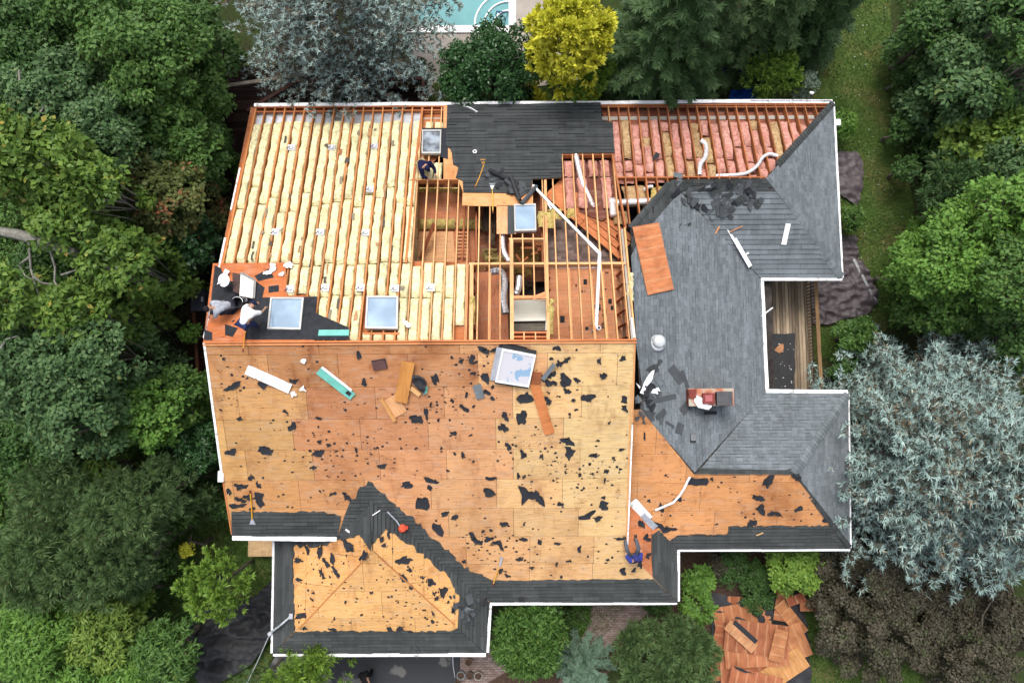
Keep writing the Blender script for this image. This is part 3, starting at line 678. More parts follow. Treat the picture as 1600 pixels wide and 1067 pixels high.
# pink batts between the patch and the old valley
for i in range(4):
    for k, (v0, v1) in enumerate(((243, 268), (270, 318))):
        xa = N.px(882 + i * 19, 255).x
        if (i, k) in ((2, 1),): continue
        batt(xa, xa + .38, bpx(900, v0), bpx(900, v1), M['pink'], h0=-.36, th=random.uniform(.16, .24), seed=900 + i * 3 + k, rag=.05, lump=.06)
for (u0, u1, v0, v1, mt) in ((975, 1012, 279, 312, 'tan_fluff'), (1018, 1048, 281, 312, 'yellow'), (885, 900, 310, 330, 'yellow'), (960, 985, 320, 340, 'tan_fluff')):
    a = N.px(u0, v0).x; b = N.px(u1, v0).x
    batt(a, b, bpx(u0, v0), bpx(u0, v1), M[mt], h0=-.5, th=.2, seed=u0, rag=.06, lump=.08)
# loose flaps of the batts' kraft paper
for k in range(46):
    u = random.uniform(395, 632); v = random.uniform(200, 520)
    if v > 408 and u < 505 or 566 < u < 630 and v > 458: continue
    a, b = N.ab(u, v); L = random.uniform(.12, .5); W = random.uniform(.03, .11); mb = MB(); n = 5
    q = [(a + (W if i % 2 else -W) * random.uniform(.3, 1), b + L * (i // 2) / 2) for i in range(6)]
    mb.add([N.w(x, y, -.015 + random.uniform(0, .03)) for x, y in q], [(0, 1, 3, 2), (2, 3, 5, 4)]); mb.build('kraft_flap', M['paint'], HP, color=ph(*random.choice(((176, 116, 74), (196, 150, 104), (150, 138, 116), (92, 84, 76)))))
# recessed light cans let into the insulation
for u, v in CANS:
    c = N.px(u, v, 0.03); mb = MB(); s_ = 0.14
    mb.box(c - N.n * .06, N.e1 * s_, N.e2 * s_, N.n * .05); can = mb.build('recessed_light', M['metal'], HP)
    mb = MB(); mb.lathe(c - N.n * .01, [(0.09, 0), (0.09, 0.05), (0.06, 0.07)], 12, N.n); mb.build('can_housing', M['duct'], can)
    mb = MB(); mb.tube([c + N.e1 * .02 + N.n * .06, c + N.e1 * .1 + N.e2 * .1 + N.n * .07, c + N.e1 * .16 + N.e2 * .06], 0.015, 5); mb.build('cable', M['black'], can)

# --- attic: floors, knee walls, old roof, ducts
def floor(name, pts, z, mat, color=None, th=0.05):
    fl = Flat(z); mb = MB(); mb.slab(fl, [tuple(gp(u, v, z).xy) for u, v in pts], -th, 0); return mb.build(name, mat, HP, color=color)
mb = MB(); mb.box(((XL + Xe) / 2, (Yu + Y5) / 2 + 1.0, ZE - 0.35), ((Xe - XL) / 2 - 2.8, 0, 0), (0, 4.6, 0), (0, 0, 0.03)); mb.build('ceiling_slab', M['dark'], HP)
floor('attic_floor', [(648, 280), (742, 280), (742, 412), (638, 412)], ZE + 0.35, M['ply'], ph(214, 138, 96))
floor('attic_floor', [(655, 362), (708, 362), (712, 412), (648, 412)], ZE + 0.40, M['ply'], ph(240, 182, 130))
floor('attic_floor', [(735, 425), (792, 425), (795, 535), (735, 535)], ZE + 1.5, M['plyv'], ph(206, 132, 94))
floor('attic_floor', [(858, 418), (985, 418), (992, 535), (858, 535)], ZE + 1.55, M['ply'], ph(232, 160, 114))
floor('attic_floor', [(735, 300), (860, 300), (860, 440), (735, 440)], ZE + 0.2, M['ply'], ph(150, 92, 64))
# row of yellow batts on the floor, knee wall insulated on the west side
for k in range(9):
    u = 662 + k * 10.5; c = gp(u, 350, ZE + 0.5); mb = MB()
    if k == 5: continue
    mb.grid(lambda i, j: c + Vector(((i - .5) * .36 + nz(i * 3, j * 3, k) * .05, (j - .5) * .42, .16 * (1 - max(abs(i * 2 - 1), abs(j * 2 - 1)) ** 3) + nz(i * 5, j * 5, k) * .06)), 5, 5); mb.build('insulation_batt', M['yellow'], HP, smooth=True)
for k in range(6):
    u0 = 646 + k * 15; mb = MB(); p = onN(u0, 285, -.1); q = onN(u0 + 14, 285, -.1)
    mb.grid(lambda i, j: p.lerp(q, i) + Vector((0, -0.25 + .12 * math.sin(j * 3.1), -0.55 * j)) + Vector((0, nz(i * 4, j * 4, k) * .06, 0)), 4, 4); mb.build('insulation_batt', M['yellow'], HP, smooth=True)
for k in range(7):
    v0 = 292 + k * 17; p = onN(646 - (v0 - 281) * .093 + 2, v0, -.15); q = onN(646 - (v0 - 264) * .093 + 2, v0 + 16, -.15); mb = MB()
    mb.grid(lambda i, j: p.lerp(q, i) + Vector((0.06 + nz(i * 3, j * 3, k) * .05, 0, -j * (p.z - ZE - .35))), 3, 5); mb.build('knee_wall_batt', M['cream'], HP, smooth=True)
for (x, y0, y1, z0) in ((N.px(737, 420).x + .02, Yr + .1, N.px(737, 412).y, ZE + .2), (N.px(858, 400).x, Yr + .1, N.px(858, 412).y, ZE + 0.2)):
    for k in range(7):
        y = y0 + (y1 - y0) * k / 6; mb = MB(); zt = zN(y) - .24
        if zt - z0 > .2: mb.box((x, y, (z0 + zt) / 2), (.045, 0, 0), (0, .02, 0), (0, 0, (zt - z0) / 2)); mb.build('stud', M['lumber'], HP, color=ph(190, 120, 80))
# studs of the east gable wall
for k in range(9):
    y = Yr + 0.15 + k * 0.5; zt = zN(y) - 0.1; mb = MB(); mb.box((XR - 0.24, y, (zt + ZE + 1.5) / 2), (.06, 0, 0), (0, .02, 0), (0, 0, (zt - ZE - 1.5) / 2)); mb.build('stud', M['lumber'], HP, color=ph(196, 124, 84))
bar('header', (XR - .2, Yr + .1, zN(Yr) - .5), (XR - .2, 6.0, zN(6.0) - .3), 0.1, 0.1, M['lumber'], ph(200, 128, 86))
# attic ladder
ld = [gp(712, 357, ZE + .45), gp(731, 357, ZE + .45), gp(733, 410, ZE + .55), gp(712, 410, ZE + .55)]
ladder = bar('attic_ladder', ld[0], ld[3], 0.06, 0.12, M['lumber'], ph(190, 118, 78)); bar('ladder_rail', ld[1], ld[2], 0.06, 0.12, M['lumber'], ph(190, 118, 78), ladder)
bar('ladder_rail', ld[0], ld[1], 0.1, 0.12, color=ph(170, 100, 66), parent=ladder)
for k in range(8):
    t = 0.12 + k * .1; bar('rung', ld[0].lerp(ld[3], t), ld[1].lerp(ld[2], t), 0.07, 0.03, color=ph(226, 160, 112), parent=ladder)
# old brown-shingled roof under the framing and its boarded valley
OR = Pl((0, Yu, ZE - 0.95), (0, -1, 0), P)
OLDR = [(842, 296), (905, 310), (978, 384), (978, 412), (848, 412), (846, 330)]
mb = MB(); mb.slab(OR, OR.poly(OLDR), -.04, -.012); o_r = mb.build('old_roof', M['ply'], HP, color=DK)
shingles(OR, OLDR, o_r, M['shingle_brown'])
for k in range(4):
    o0 = k * 0.27; p = onN(872 - k * 6, 284 + k * 6, -.30); q = onN(988 - k * 6, 374 + k * 9, -.62); d = (q - p).normalized()
    for j, (t0, t1) in enumerate(((0, .48), (.485, 1.0))):
        kz = random.uniform(.88, 1.08)
        bar('valley_board', p.lerp(q, t0), p.lerp(q, t1), 0.25, 0.03, M['lumberx'], ph(*[z * kz for z in (206, 130, 84)]), up=N.n)
# flexible and rigid ducts
def duct(name, pts, r, mat, rib=True, n=10):
    P_ = [Vector(p) for p in pts]; out = []; rad = []
    for i in range(len(P_) - 1):
        a = P_[max(i - 1, 0)]; b = P_[i]; c = P_[i + 1]; d = P_[min(i + 2, len(P_) - 1)]; k = max(3, int((c - b).length / (0.06 if rib else .12)))
        for j in range(k):
            t = j / k; out.append(0.5 * ((2 * b) + (c - a) * t + (2 * a - 5 * b + 4 * c - d) * t * t + (3 * b - a - 3 * c + d) * t ** 3)); rad.append(r * (1 + (0.08 if rib and len(out) % 2 else 0)))
    out.append(P_[-1]); rad.append(r); mb = MB(); mb.tube(out, rad, n); return mb.build(name, mat, HP, smooth=not rib)
duct('flexible_duct', [onN(900, 243, -.1), onN(904, 262, -.12), onN(911, 288, -.2), onN(922, 312, -.35), onN(930, 330, -.6)], 0.10, M['duct'])
duct('flexible_duct', [onN(1096, 220, -.02), onN(1103, 228, -.02), onN(1102, 245, -.02), onN(1094, 258, -.04), onN(1093, 274, -.05)], 0.09, M['duct'])
duct('flexible_duct', [onN(1215, 244, -.03), onN(1203, 241, -.02), onN(1192, 246, -.02), onN(1184, 258, -.02), onN(1172, 268, -.02), onN(1156, 273, -.04), onN(1118, 275, -.08)], 0.07, M['duct'])
duct('flexible_duct', [onN(785, 366, -.2), onN(785, 382, -.3), onN(788, 396, -.35), onN(796, 408, -.45)], 0.1, M['duct'])
duct('flexible_duct', [onN(1005, 298, -.3), onN(1014, 292, -.3), onN(1020, 292, -.3)], 0.07, M['duct'])
duct('rigid_duct', [onN(952, 318, -.3), onN(1016, 315, -.3)], 0.16, M['duct'], False, 4); duct('rigid_duct', [onN(956, 312, -.3), onN(958, 338, -.3)], 0.17, M['duct'], False, 4)
duct('grey_hose', [onN(768, 425, -.6), onN(782, 424, -.5), onN(788, 440, -.45), onN(786, 465, -.5), onN(790, 490, -.6)], 0.13, M['metal'])
duct('grey_hose', [onN(812, 432, -.4), onN(810, 450, -.5), onN(806, 460, -.6)], 0.12, M['metal'])
for (u, v, a, b, z, mt, c) in ((762, 330, .35, 1.4, .9, 'cloth', (74, 62, 52)), (768, 362, .25, .9, .8, 'cloth', (112, 96, 80)), (820, 398, .9, .5, .7, 'cloth', (150, 120, 70)), (815, 425, .7, .3, .8, 'cloth', (140, 112, 66)),
        (822, 445, .5, .25, .8, 'cloth', (60, 50, 42)), (772, 405, .6, .25, .9, 'cloth', (182, 162, 100)), (765, 395, .5, .3, .8, 'cloth', (150, 130, 84)), (748, 418, .4, .2, 1.4, 'cloth', (212, 160, 110))):
    c0 = gp(u, v, ZE + z); mb = MB()
    mb.grid(lambda i, j: c0 + Vector(((i - .5) * a * 1.2 + nz(i * 3, j * 3, u) * .12, (j - .5) * b * 1.2 + nz(i * 3, j * 3, v) * .12, nz(i * 5, j * 5, u + v) * .22 + .12 * (1 - max(abs(2 * i - 1), abs(2 * j - 1)) ** 2))), 7, 7)
    mb.build('insulation_scrap', M[mt], HP, color=ph(*c), smooth=True)
for k in range(9):
    p = onN(random.uniform(805, 850), random.uniform(378, 405), -.5); q = p + Vector((random.uniform(-.6, .6), random.uniform(-.3, .3), random.uniform(-.4, -.1))); bar('brace', p, q, .08, .04, M['lumberx'], ph(196, 124, 82))
bar('brace', gp(657, 404, ZE + .5), gp(678, 350, ZE + 1.2), .14, .04, M['lumber'], ph(160, 92, 62)); bar('brace', gp(640, 300, ZE + .5), gp(650, 405, ZE + .6), .06, .1, M['lumber'], ph(180, 110, 70))
for (u0, v0, u1, v1) in ((845, 305, 848, 410), (744, 330, 744, 408), (795, 378, 797, 410), (727, 300, 722, 410)):
    bar('joist', onN(u0, v0, -.5), onN(u1, v1, -.5), .06, .2, M['lumber'], ph(178, 108, 72))
# plastic plumbing vent
def pipe(name, pts, r, mat, parent=None, n=10):
    mb = MB(); mb.tube(pts, r, n); return mb.build(name, mat, parent or HP, smooth=False)
pv = pipe('vent_pipe', [onN(833, 290, .02), onN(850, 308, .03), onN(937, 396, .06)], .055, M['pvc'])
pipe('elbow', [onN(920, 379, .06), onN(937, 396, .06), onN(936, 412, .06)], .068, M['pvc'], pv); pipe('pipe_run', [onN(937, 396, .06), onN(932, 503, .03), onN(931, 512, -.1)], .058, M['pvc'], pv)
pipe('collar', [onN(932.5, 492, .03), onN(932.4, 495, .03)], .072, M['metal'], pv)
q_ = onN(932, 514, -.05); pipe('stack_pipe', [q_ + Vector((-.02, 0, -.9)), q_ + Vector((.06, .02, .22))], .07, M['pvc'], pv); mb = MB(); mb.lathe(q_ + Vector((.06, .02, .224)), [(0.0, 0), (.05, 0.0)], 10, None, False); mb.build('pipe_bore', M['dark'], pv)
pipe('vent_pipe', [onN(856, 318, .02), onN(861, 327, .02), onN(862, 325, .02)], .03, M['pvc'])
pipe('vent_pipe', [onN(857, 417, -.3), onN(932, 418, -.3)], .045, M['pvc'])
for k in range(14):
    p = gp(random.uniform(880, 935), random.uniform(470, 530), ZE + 1.57); bar('splinter', p, p + Vector((random.uniform(-.5, .5), random.uniform(.3, .9), 0.02)), .012, .01, M['lumber'], ph(236, 196, 140))
for k in range(22):
    p = gp(random.uniform(872, 960), random.uniform(425, 520), ZE + 1.56); mb = MB(); s_ = random.uniform(.03, .09)
    mb.grid(lambda i, j: p + Vector(((i - .5) * s_ * 2, (j - .5) * s_ * (1 + k % 3), nz(i, j, k) * .03)), 2, 2); mb.build('debris_chip', M['felt'], HP)

# --- patches of roof still standing on the north slope
RAG = [(693, 165), (938, 162), (941, 190), (957, 192), (960, 240), (878, 241), (877, 279), (832, 281), (831, 303), (832, 322), (775, 323), (722, 322), (723, 300), (716, 281), (693, 281)]
mb = MB(); mb.slab(N, N.poly(RAG), 0.004, 0.02); pt = mb.build('roof_slope', M['ply'], HP, color=ph(226, 160, 104))
mb = MB(); mb.slab(N, N.poly([(776, 321), (806, 321), (806, 366), (776, 366)]), 0.004, 0.02); mb.build('plywood_sheet', M['plyv'], pt, color=ph(228, 166, 116))
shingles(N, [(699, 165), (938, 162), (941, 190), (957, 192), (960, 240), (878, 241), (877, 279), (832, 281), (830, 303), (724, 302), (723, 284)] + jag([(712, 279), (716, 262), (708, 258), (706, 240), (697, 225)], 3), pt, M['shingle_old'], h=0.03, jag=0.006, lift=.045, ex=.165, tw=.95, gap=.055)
mb = MB(); mb.slab(N, N.poly([(660, 201), (700, 201), (700, 250), (688, 246), (660, 208)]), 0.003, 0.03); mb.build('felt_and_shade_sheet', M['felt'], pt)
SWP = [(333, 412), (446, 411), (449, 462), (496, 464), (494, 490), (492, 533), (318, 533)]
mb = MB(); mb.slab(N, N.poly(SWP), 0.004, 0.02); ps = mb.build('roof_slope', M['ply'], HP, color=ph(196, 112, 64))
for pts in ([(384, 466), (496, 464), (494, 490), (545, 512), (545, 531), (382, 531), (390, 500)], [(336, 415), (346, 420), (352, 440), (400, 440), (414, 450), (410, 466), (380, 475), (366, 492), (328, 492)], [(398, 432), (422, 420), (428, 434), (404, 440)], [(352, 507), (372, 513), (364, 527), (352, 524)], [(320, 515), (332, 520), (332, 532), (319, 532)], [(420, 448), (436, 446), (436, 456), (420, 458)]):
    mb = MB(); q = N.poly(pts); mb.slab(N, q, 0.021, 0.026 + random.uniform(0, .008)); mb.build('felt_and_shade_sheet', M['felt'], ps)

# --- skylights fixed in the roof
def skylight(pl, uv, glass, frame, hgt=0.12, fw=0.06, parent=None, h=0.02):
    c = [pl.px(u, v, h) for u, v in uv]; o = sum(c, Vector()) / 4; up = pl.n * hgt; mb = MB(); n = 4
    inner = [p + (o - p).normalized() * fw * 1.5 for p in c]; vs = c + [p + up for p in c] + [p + up for p in inner] + [p + up * .55 for p in inner]
    fs = []
    for i in range(4):
        j = (i + 1) % 4; fs += [(i, j, 4 + j, 4 + i), (4 + i, 4 + j, 8 + j, 8 + i), (8 + i, 8 + j, 12 + j, 12 + i)]
    mb.add(vs, fs); fr = mb.build('skylight', frame, parent or HP)
    mb = MB(); mb.add([p + up * .7 for p in inner], [(0, 1, 2, 3)]); mb.build('glass', glass, fr)
    return fr
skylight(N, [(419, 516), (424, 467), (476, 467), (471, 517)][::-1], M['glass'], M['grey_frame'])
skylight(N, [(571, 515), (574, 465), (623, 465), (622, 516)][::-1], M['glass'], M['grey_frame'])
skylight(N, [(659, 243), (660, 206), (690, 206), (689, 243)][::-1], M['glass_dark'], M['grey_frame'])
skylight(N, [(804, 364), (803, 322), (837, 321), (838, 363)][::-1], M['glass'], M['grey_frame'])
bar('header', onN(568, 521, -.02), onN(624, 521, -.02), .08, .2, color=ph(206, 130, 80), up=N.n)
mb = MB(); mb.slab(N, N.poly([(793, 322), (804, 322), (804, 366), (793, 366)]), .022, .03); mb.build('felt_and_shade_sheet', M['shingle_old'], pt)
# plastered light shaft
c = [onN(803, 469, .02), onN(855, 468, .02), onN(854, 516, .02), onN(803, 517, .02)]; dn = Vector((0, 0, -1.15)); low = [p + dn for p in c]; low[0] = low[0] + Vector((0, -.72, 0)); low[1] = low[1] + Vector((0, -.72, 0)); mb = MB()
mb.grid(lambda i, j: c[0].lerp(c[1], i) + Vector((0, -.72 * (1 - math.cos(j * 1.45)), -1.15 * math.sin(j * 1.5))), 2, 8); mb.add(c + low, [(1, 2, 6, 5), (2, 3, 7, 6), (3, 0, 4, 7)]); shaft = mb.build('light_shaft', M['drywall'], HP)
mb = MB(); mb.add(low, [(0, 1, 2, 3)]); mb.build('shaft_floor', plain('room_floor', (0.1, 0.085, 0.07)), shaft)
# leftover fluff along the open edges
for (u, v, a, b) in ((860, 500, .1, .5), (862, 480, .08, .3), (738, 485, .1, .5), (985, 455, .1, .35), (986, 435, .08, .2), (868, 335, .25, .2), (858, 345, .2, .3), (846, 343, .15, .3)):
    c0 = onN(u, v, -.12); mb = MB()
    mb.grid(lambda i, j: c0 + Vector(((i - .5) * a * 2 + nz(j * 4, i, u) * .12, (j - .5) * b * 2, .08 * (1 - (2 * i - 1) ** 2) + nz(i * 4, j * 6, v) * .12)), 4, 8); mb.build('insulation_scrap', M['cream'] if u > 850 and u > 900 else M['yellow'], HP, smooth=True)

# --- torn felt left stapled to the bare decks
def scrap_poly(pl, u, v, wpx, hpx, ang, sd):
    rn = random.Random(sd); a0, b0 = pl.ab(u, v); w_ = wpx / 1067 * 25.5 / 2; h_ = hpx / 1067 * 25.5 / 2; n = rn.randint(12, 20); pts = []; grow = 1.1 if wpx * hpx > 60 else 1.0; w_ *= grow; h_ *= grow; p1, p2 = rn.uniform(0, 6), rn.uniform(0, 6); a1, a2 = rn.uniform(.1, .38), rn.uniform(.05, .25)
    for i in range(n):
        t = 2 * math.pi * (i + rn.uniform(-.3, .3)) / n; r = (1 + a1 * math.sin(2 * t + p1) + a2 * math.sin(3 * t + p2)) * rn.choice((1.15, 1.08, 1.0, .95, .9, .8, .62))
        x = math.copysign(abs(math.cos(t)) ** .8, math.cos(t)) * w_ * r; y = math.copysign(abs(math.sin(t)) ** .8, math.sin(t)) * h_ * r; c_, s_ = math.cos(R(ang)), math.sin(R(ang))
        d = pl.e1.x * (x * c_ - y * s_); pts.append((a0 + (x * c_ - y * s_), b0 + (x * s_ + y * c_)))
    return pts
def scrap(pl, parent, u, v, wp, hp, ang=None, mat=None, name='felt_scrap'):
    sd = int(u * 31 + v * 17); rn = random.Random(sd); q = ccw(scrap_poly(pl, u, v, wp, hp, rn.uniform(-25, 25) if ang is None else ang, sd)); mb = MB(); n = len(q)
    ca, cb = pl.ab(u, v); mid = [(ca + (a - ca) * .55, cb + (b - cb) * .55) for a, b in q]
    vs = [pl.w(a, b, .006 + rn.choice((0, .01, .02, .05))) for a, b in q] + [pl.w(a, b, .008) for a, b in mid]
    mb.add(vs, [(i, (i + 1) % n, n + (i + 1) % n, n + i) for i in range(n)] + [tuple(range(n, 2 * n))])
    mb.add([v_ - pl.n * .003 for v_ in vs[:n]] + vs[:n], [(i, (i + 1) % n, n + (i + 1) % n, n + i) for i in range(n)])
    return mb.build(name, mat or M['felt'], parent)
FS = [(365,603,20,9),(411,601,14,10),(459,595,14,7),(561,555,6,12),(374,654,10,5),(446,643,8,6),(458,667,12,12),(361,706,13,11),(415,704,26,14),(498,653,9,6),(498,707,12,14),(514,695,8,6),(557,703,5,9),(499,690,8,6),
(569,598,8,9),(680,592,7,20),(650,655,18,14),(666,645,6,15),(673,632,3,10),(685,656,5,5),(596,728,15,7),(575,723,4,4),(520,771,14,6),(541,775,9,16),(376,760,18,11),(393,746,7,12),(403,757,7,11),(375,780,14,10),(388,776,12,10),
(405,780,20,18),(372,790,20,10),(358,768,8,12),(393,794,10,5),(660,786,18,26),(674,751,20,8),(671,762,9,10),(490,730,14,4),(756,547,16,9),(721,564,9,6),(738,560,10,12),(743,566,8,5),(706,558,5,4),(758,590,12,16),(740,583,8,5),(760,613,9,9),
(770,604,7,5),(769,622,9,5),(726,638,12,8),(729,616,6,7),(707,626,5,6),(821,621,20,18),(789,650,9,11),(815,653,18,18),(786,668,17,10),(709,677,8,8),(723,711,6,10),(735,680,8,3),(794,697,8,10),(817,710,10,14),(846,713,8,6),(887,690,16,14),(890,706,15,18),
(928,711,12,8),(883,593,16,20),(865,584,9,8),(858,598,12,10),(867,599,8,6),(886,611,11,9),(902,594,7,9),(857,627,11,11),(873,619,6,4),(918,622,18,14),(896,625,8,6),(942,587,9,10),(936,564,6,10),(874,568,8,12),(885,562,10,8),(870,544,8,9),
(973,560,8,8),(975,625,11,10),(976,638,12,8),(958,715,6,5),(971,702,8,6),(947,736,7,9),(945,750,4,8),(763,769,16,16),(822,773,26,24),(842,778,12,24),(875,787,8,9),(943,790,17,14),(943,777,8,5),(906,741,7,5),(767,747,18,5),(810,743,7,8),
(818,745,6,4),(831,752,5,4),(695,802,14,7),(710,808,9,10),(787,818,9,10),(739,838,9,16),(745,845,18,8),(763,842,14,9),(778,847,14,10),(817,842,12,8),(843,846,8,12),(871,849,9,6),(905,857,7,9),(783,855,5,12),(812,873,12,7),(870,880,5,6),
(889,876,8,6),(831,886,7,4),(782,892,7,9),(793,899,10,7),(917,806,22,12),(934,809,14,8),(969,841,18,4),(973,892,12,10),(950,874,6,5),(877,901,5,5),(725,877,9,6),(755,830,6,6),(767,828,6,6),(819,818,4,6),(636,757,20,9),(684,826,14,22),(648,820,8,5),
(857,586,10,9),(849,590,8,12),(776,545,22,4),(800,540,30,5),(880,600,6,8),(900,640,6,5),(861,560,6,5),(890,647,7,4),(934,688,7,4),(952,660,6,4),(925,740,5,4),(700,735,5,4),(650,700,5,4),(590,700,5,3),(540,640,5,4),(350,560,5,4),(345,640,4,4),(690,700,6,4),(740,720,5,3)]
for f in FS: scrap(S, sl_S, *f)
for f in [(1088,753,26,17),(1059,780,13,8),(1186,778,18,12),(1188,795,20,13),(1210,802,16,10),(1248,795,12,9),(1175,818,14,15),(1200,752,14,20),(1033,793,9,12),(1014,782,6,5),(1112,748,7,6),(1030,822,22,10),(1045,826,20,9),(1007,681,3,18,0),(1292,812,10,10),(1040,742,5,3),(1122,760,4,3),(1245,745,14,10)]: scrap(SEs, sl_SEs, *f)
for f in [(466,875,7,18),(468,905,5,14),(490,926,4,6),(488,936,4,8),(525,893,22,8,45),(520,872,16,8,30),(541,848,26,12,50),(510,880,14,9,40),(503,896,14,7,45),(547,858,10,10),(470,962,8,24),(523,966,6,4),(558,935,4,4),(500,862,24,8),(480,858,20,6)]: scrap(WW, sl_WW, *f)
for f in [(604,1013,14,8),(650,1012,13,9),(700,1014,5,3),(565,960,5,5),(608,982,9,9),(625,982,10,10),(520,983,16,6),(580,925,7,4),(540,940,4,6),(545,986,20,4),(640,986,12,4),(568,990,10,5),(620,938,5,3),(663,952,6,3),(676,970,7,6),(476,981,10,5)]: scrap(WS, sl_WS, *f)
for f in [(630,875,12,22),(630,903,12,10),(642,917,8,7),(673,909,10,12),(693,923,15,14),(682,935,8,7),(676,958,8,4),(568,868,15,10),(600,852,6,8),(607,836,12,5),(596,842,8,8),(640,890,6,10),(660,902,5,4),(708,952,8,8),(700,940,6,5)]: scrap(WE, sl_WE, *f)
for f in [(1000,880,14,9),(1012,868,8,10),(992,842,8,5),(990,890,9,6),(1002,818,14,8),(1010,840,10,12)]: scrap(ME, sl_ME, *f)
for f in [(366,505,12,8),(352,465,14,6),(430,452,9,5)]: scrap(N, ps, *f)
def specks(pl, pts, n, parent, sd):
    rn = random.Random(sd); q = pl.poly(pts); xs = [p[0] for p in q]; ys = [p[1] for p in q]; mb = MB(); k = 0; cl = [(rn.uniform(min(xs), max(xs)), rn.uniform(min(ys), max(ys))) for _ in range(14)]
    while k < n:
        c = rn.choice(cl); a, b = (rn.gauss(c[0], .9), rn.gauss(c[1], .6)) if rn.random() < .6 else (rn.uniform(min(xs), max(xs)), rn.uniform(min(ys), max(ys)))
        if not inside((a, b), q): continue
        k += 1; r = rn.choice((.012, .016, .02, .03, .05, .06)); m_ = rn.randint(4, 6); t0 = rn.uniform(0, 6); e_ = rn.uniform(.35, 1)
        pp = [(a + r * rn.uniform(.6, 1.3) * math.cos(t0 + 6.283 * i / m_), b + e_ * r * rn.uniform(.6, 1.3) * math.sin(t0 + 6.283 * i / m_)) for i in range(m_)]; mb.slab(pl, pp, .001, .008)
    mb.build('felt_crumbs', M['felt'], parent, kind='stuff')
specks(S, [(325, 540), (990, 540), (976, 900), (780, 900), (600, 760), (540, 790), (365, 795)], 980, sl_S, 3)
specks(SEs, [(1005, 680), (1085, 745), (1235, 745), (1290, 815), (1060, 830), (990, 780)], 90, sl_SEs, 4)
specks(WS, [(466, 984), (575, 870), (590, 870), (710, 978)], 120, sl_WS, 5); specks(WW, [(466, 975), (462, 860), (560, 850), (570, 868)], 80, sl_WW, 6); specks(WE, [(590, 850), (600, 836), (715, 940), (712, 970)], 90, sl_WE, 7)
# ------------------------------------------------------------------ fixtures on the grey roof (parts of the house)
def onE(u, v, h=0.0): return E.px(u, v, h)
# chimney: brick stack, crown, two flues
ca = onE(1076, 634, .0); cb = onE(1146, 609, .0); ztop = max(ca.z, cb.z) + .45; x0, x1, y0, y1 = ca.x + .12, cb.x - .02, ca.y + .1, cb.y - .02
x0, x1 = gp(1077, 620, ztop).x, gp(1145, 620, ztop).x; y0, y1 = gp(1110, 633, ztop).y, gp(1110, 608, ztop).y
mb = MB(); zb = ZE + .5; mb.box(((x0 + x1) / 2, (y0 + y1) / 2, (ztop + zb) / 2), ((x1 - x0) / 2 - .01, 0, 0), (0, (y1 - y0) / 2 - .01, 0), (0, 0, (ztop - zb) / 2 - .03)); chim = mb.build('chimney', M['rust'], HP)
mb = MB(); zc = zb; r_ = 0
while zc < ztop - .08:
    for (p, q, nx, ny) in (((x0, y0), (x1, y0), 0, -1), ((x0, y1), (x1, y1), 0, 1), ((x0, y0), (x0, y1), -1, 0), ((x1, y0), (x1, y1), 1, 0)):
        L = math.hypot(q[0] - p[0], q[1] - p[1]); k = int(L / .21)
        for i in range(k):
            t = (i + .5 + .25 * (r_ % 2) - .12) / k; cx_, cy_ = p[0] + (q[0] - p[0]) * t, p[1] + (q[1] - p[1]) * t
            mb.box((cx_, cy_, zc + .03), (.098 if ny else .012, 0, 0), (0, .098 if nx else .012, 0), (0, 0, .029))
    zc += .068; r_ += 1
mb.build('brick_courses', M['rust'], chim, kind='stuff')
mb = MB(); mb.box(((x0 + x1) / 2, (y0 + y1) / 2, ztop), ((x1 - x0) / 2 + .03, 0, 0), (0, (y1 - y0) / 2 + .03, 0), (0, 0, .035)); m = Mat('stained_crown', .85, .1)
m.col(m.ramp(m.noise(2.0, 5, .6), [(.36, ph(110, 52, 40)), (.47, ph(206, 140, 112)), (.6, ph(196, 186, 170))])); mb.build('crown_slab', m.m, chim)
def boxpart(name, u0, v0, u1, v1, z0, z1, mat, parent, color=None):
    a = gp(u0, v1, z1); b = gp(u1, v0, z1); mb = MB(); mb.box(((a.x + b.x) / 2, (a.y + b.y) / 2, (z0 + z1) / 2), ((b.x - a.x) / 2, 0, 0), (0, (b.y - a.y) / 2, 0), (0, 0, (z1 - z0) / 2)); return mb.build(name, mat, parent, color=color)
f1 = boxpart('flue_cap', 1121, 612, 1144, 633, ztop + .04, ztop + .3, M['black'], chim); boxpart('cap_lid', 1120.5, 611.5, 1144.5, 633.5, ztop + .31, ztop + .345, plain('charcoal', (.05, .05, .055), .5, .4), f1)
f2 = boxpart('clay_flue', 1099, 614, 1117, 631, ztop + .04, ztop + .22, M['paint'], chim, ph(140, 66, 62)); boxpart('flue_lid', 1102, 617, 1113, 627, ztop + .225, ztop + .24, M['paint'], f2, ph(190, 108, 108))
boxpart('clay_flue', 1077, 608, 1088, 622, ztop + .04, ztop + .12, M['paint'], chim, ph(134, 62, 50))
def ragged(pts, z, seed, amp=.05, st=.07, parent=None):
    q = ccw([tuple(gp(u, v, z).xy) for u, v in pts]); return cloth_poly(Flat(z), q, seed, amp, st)
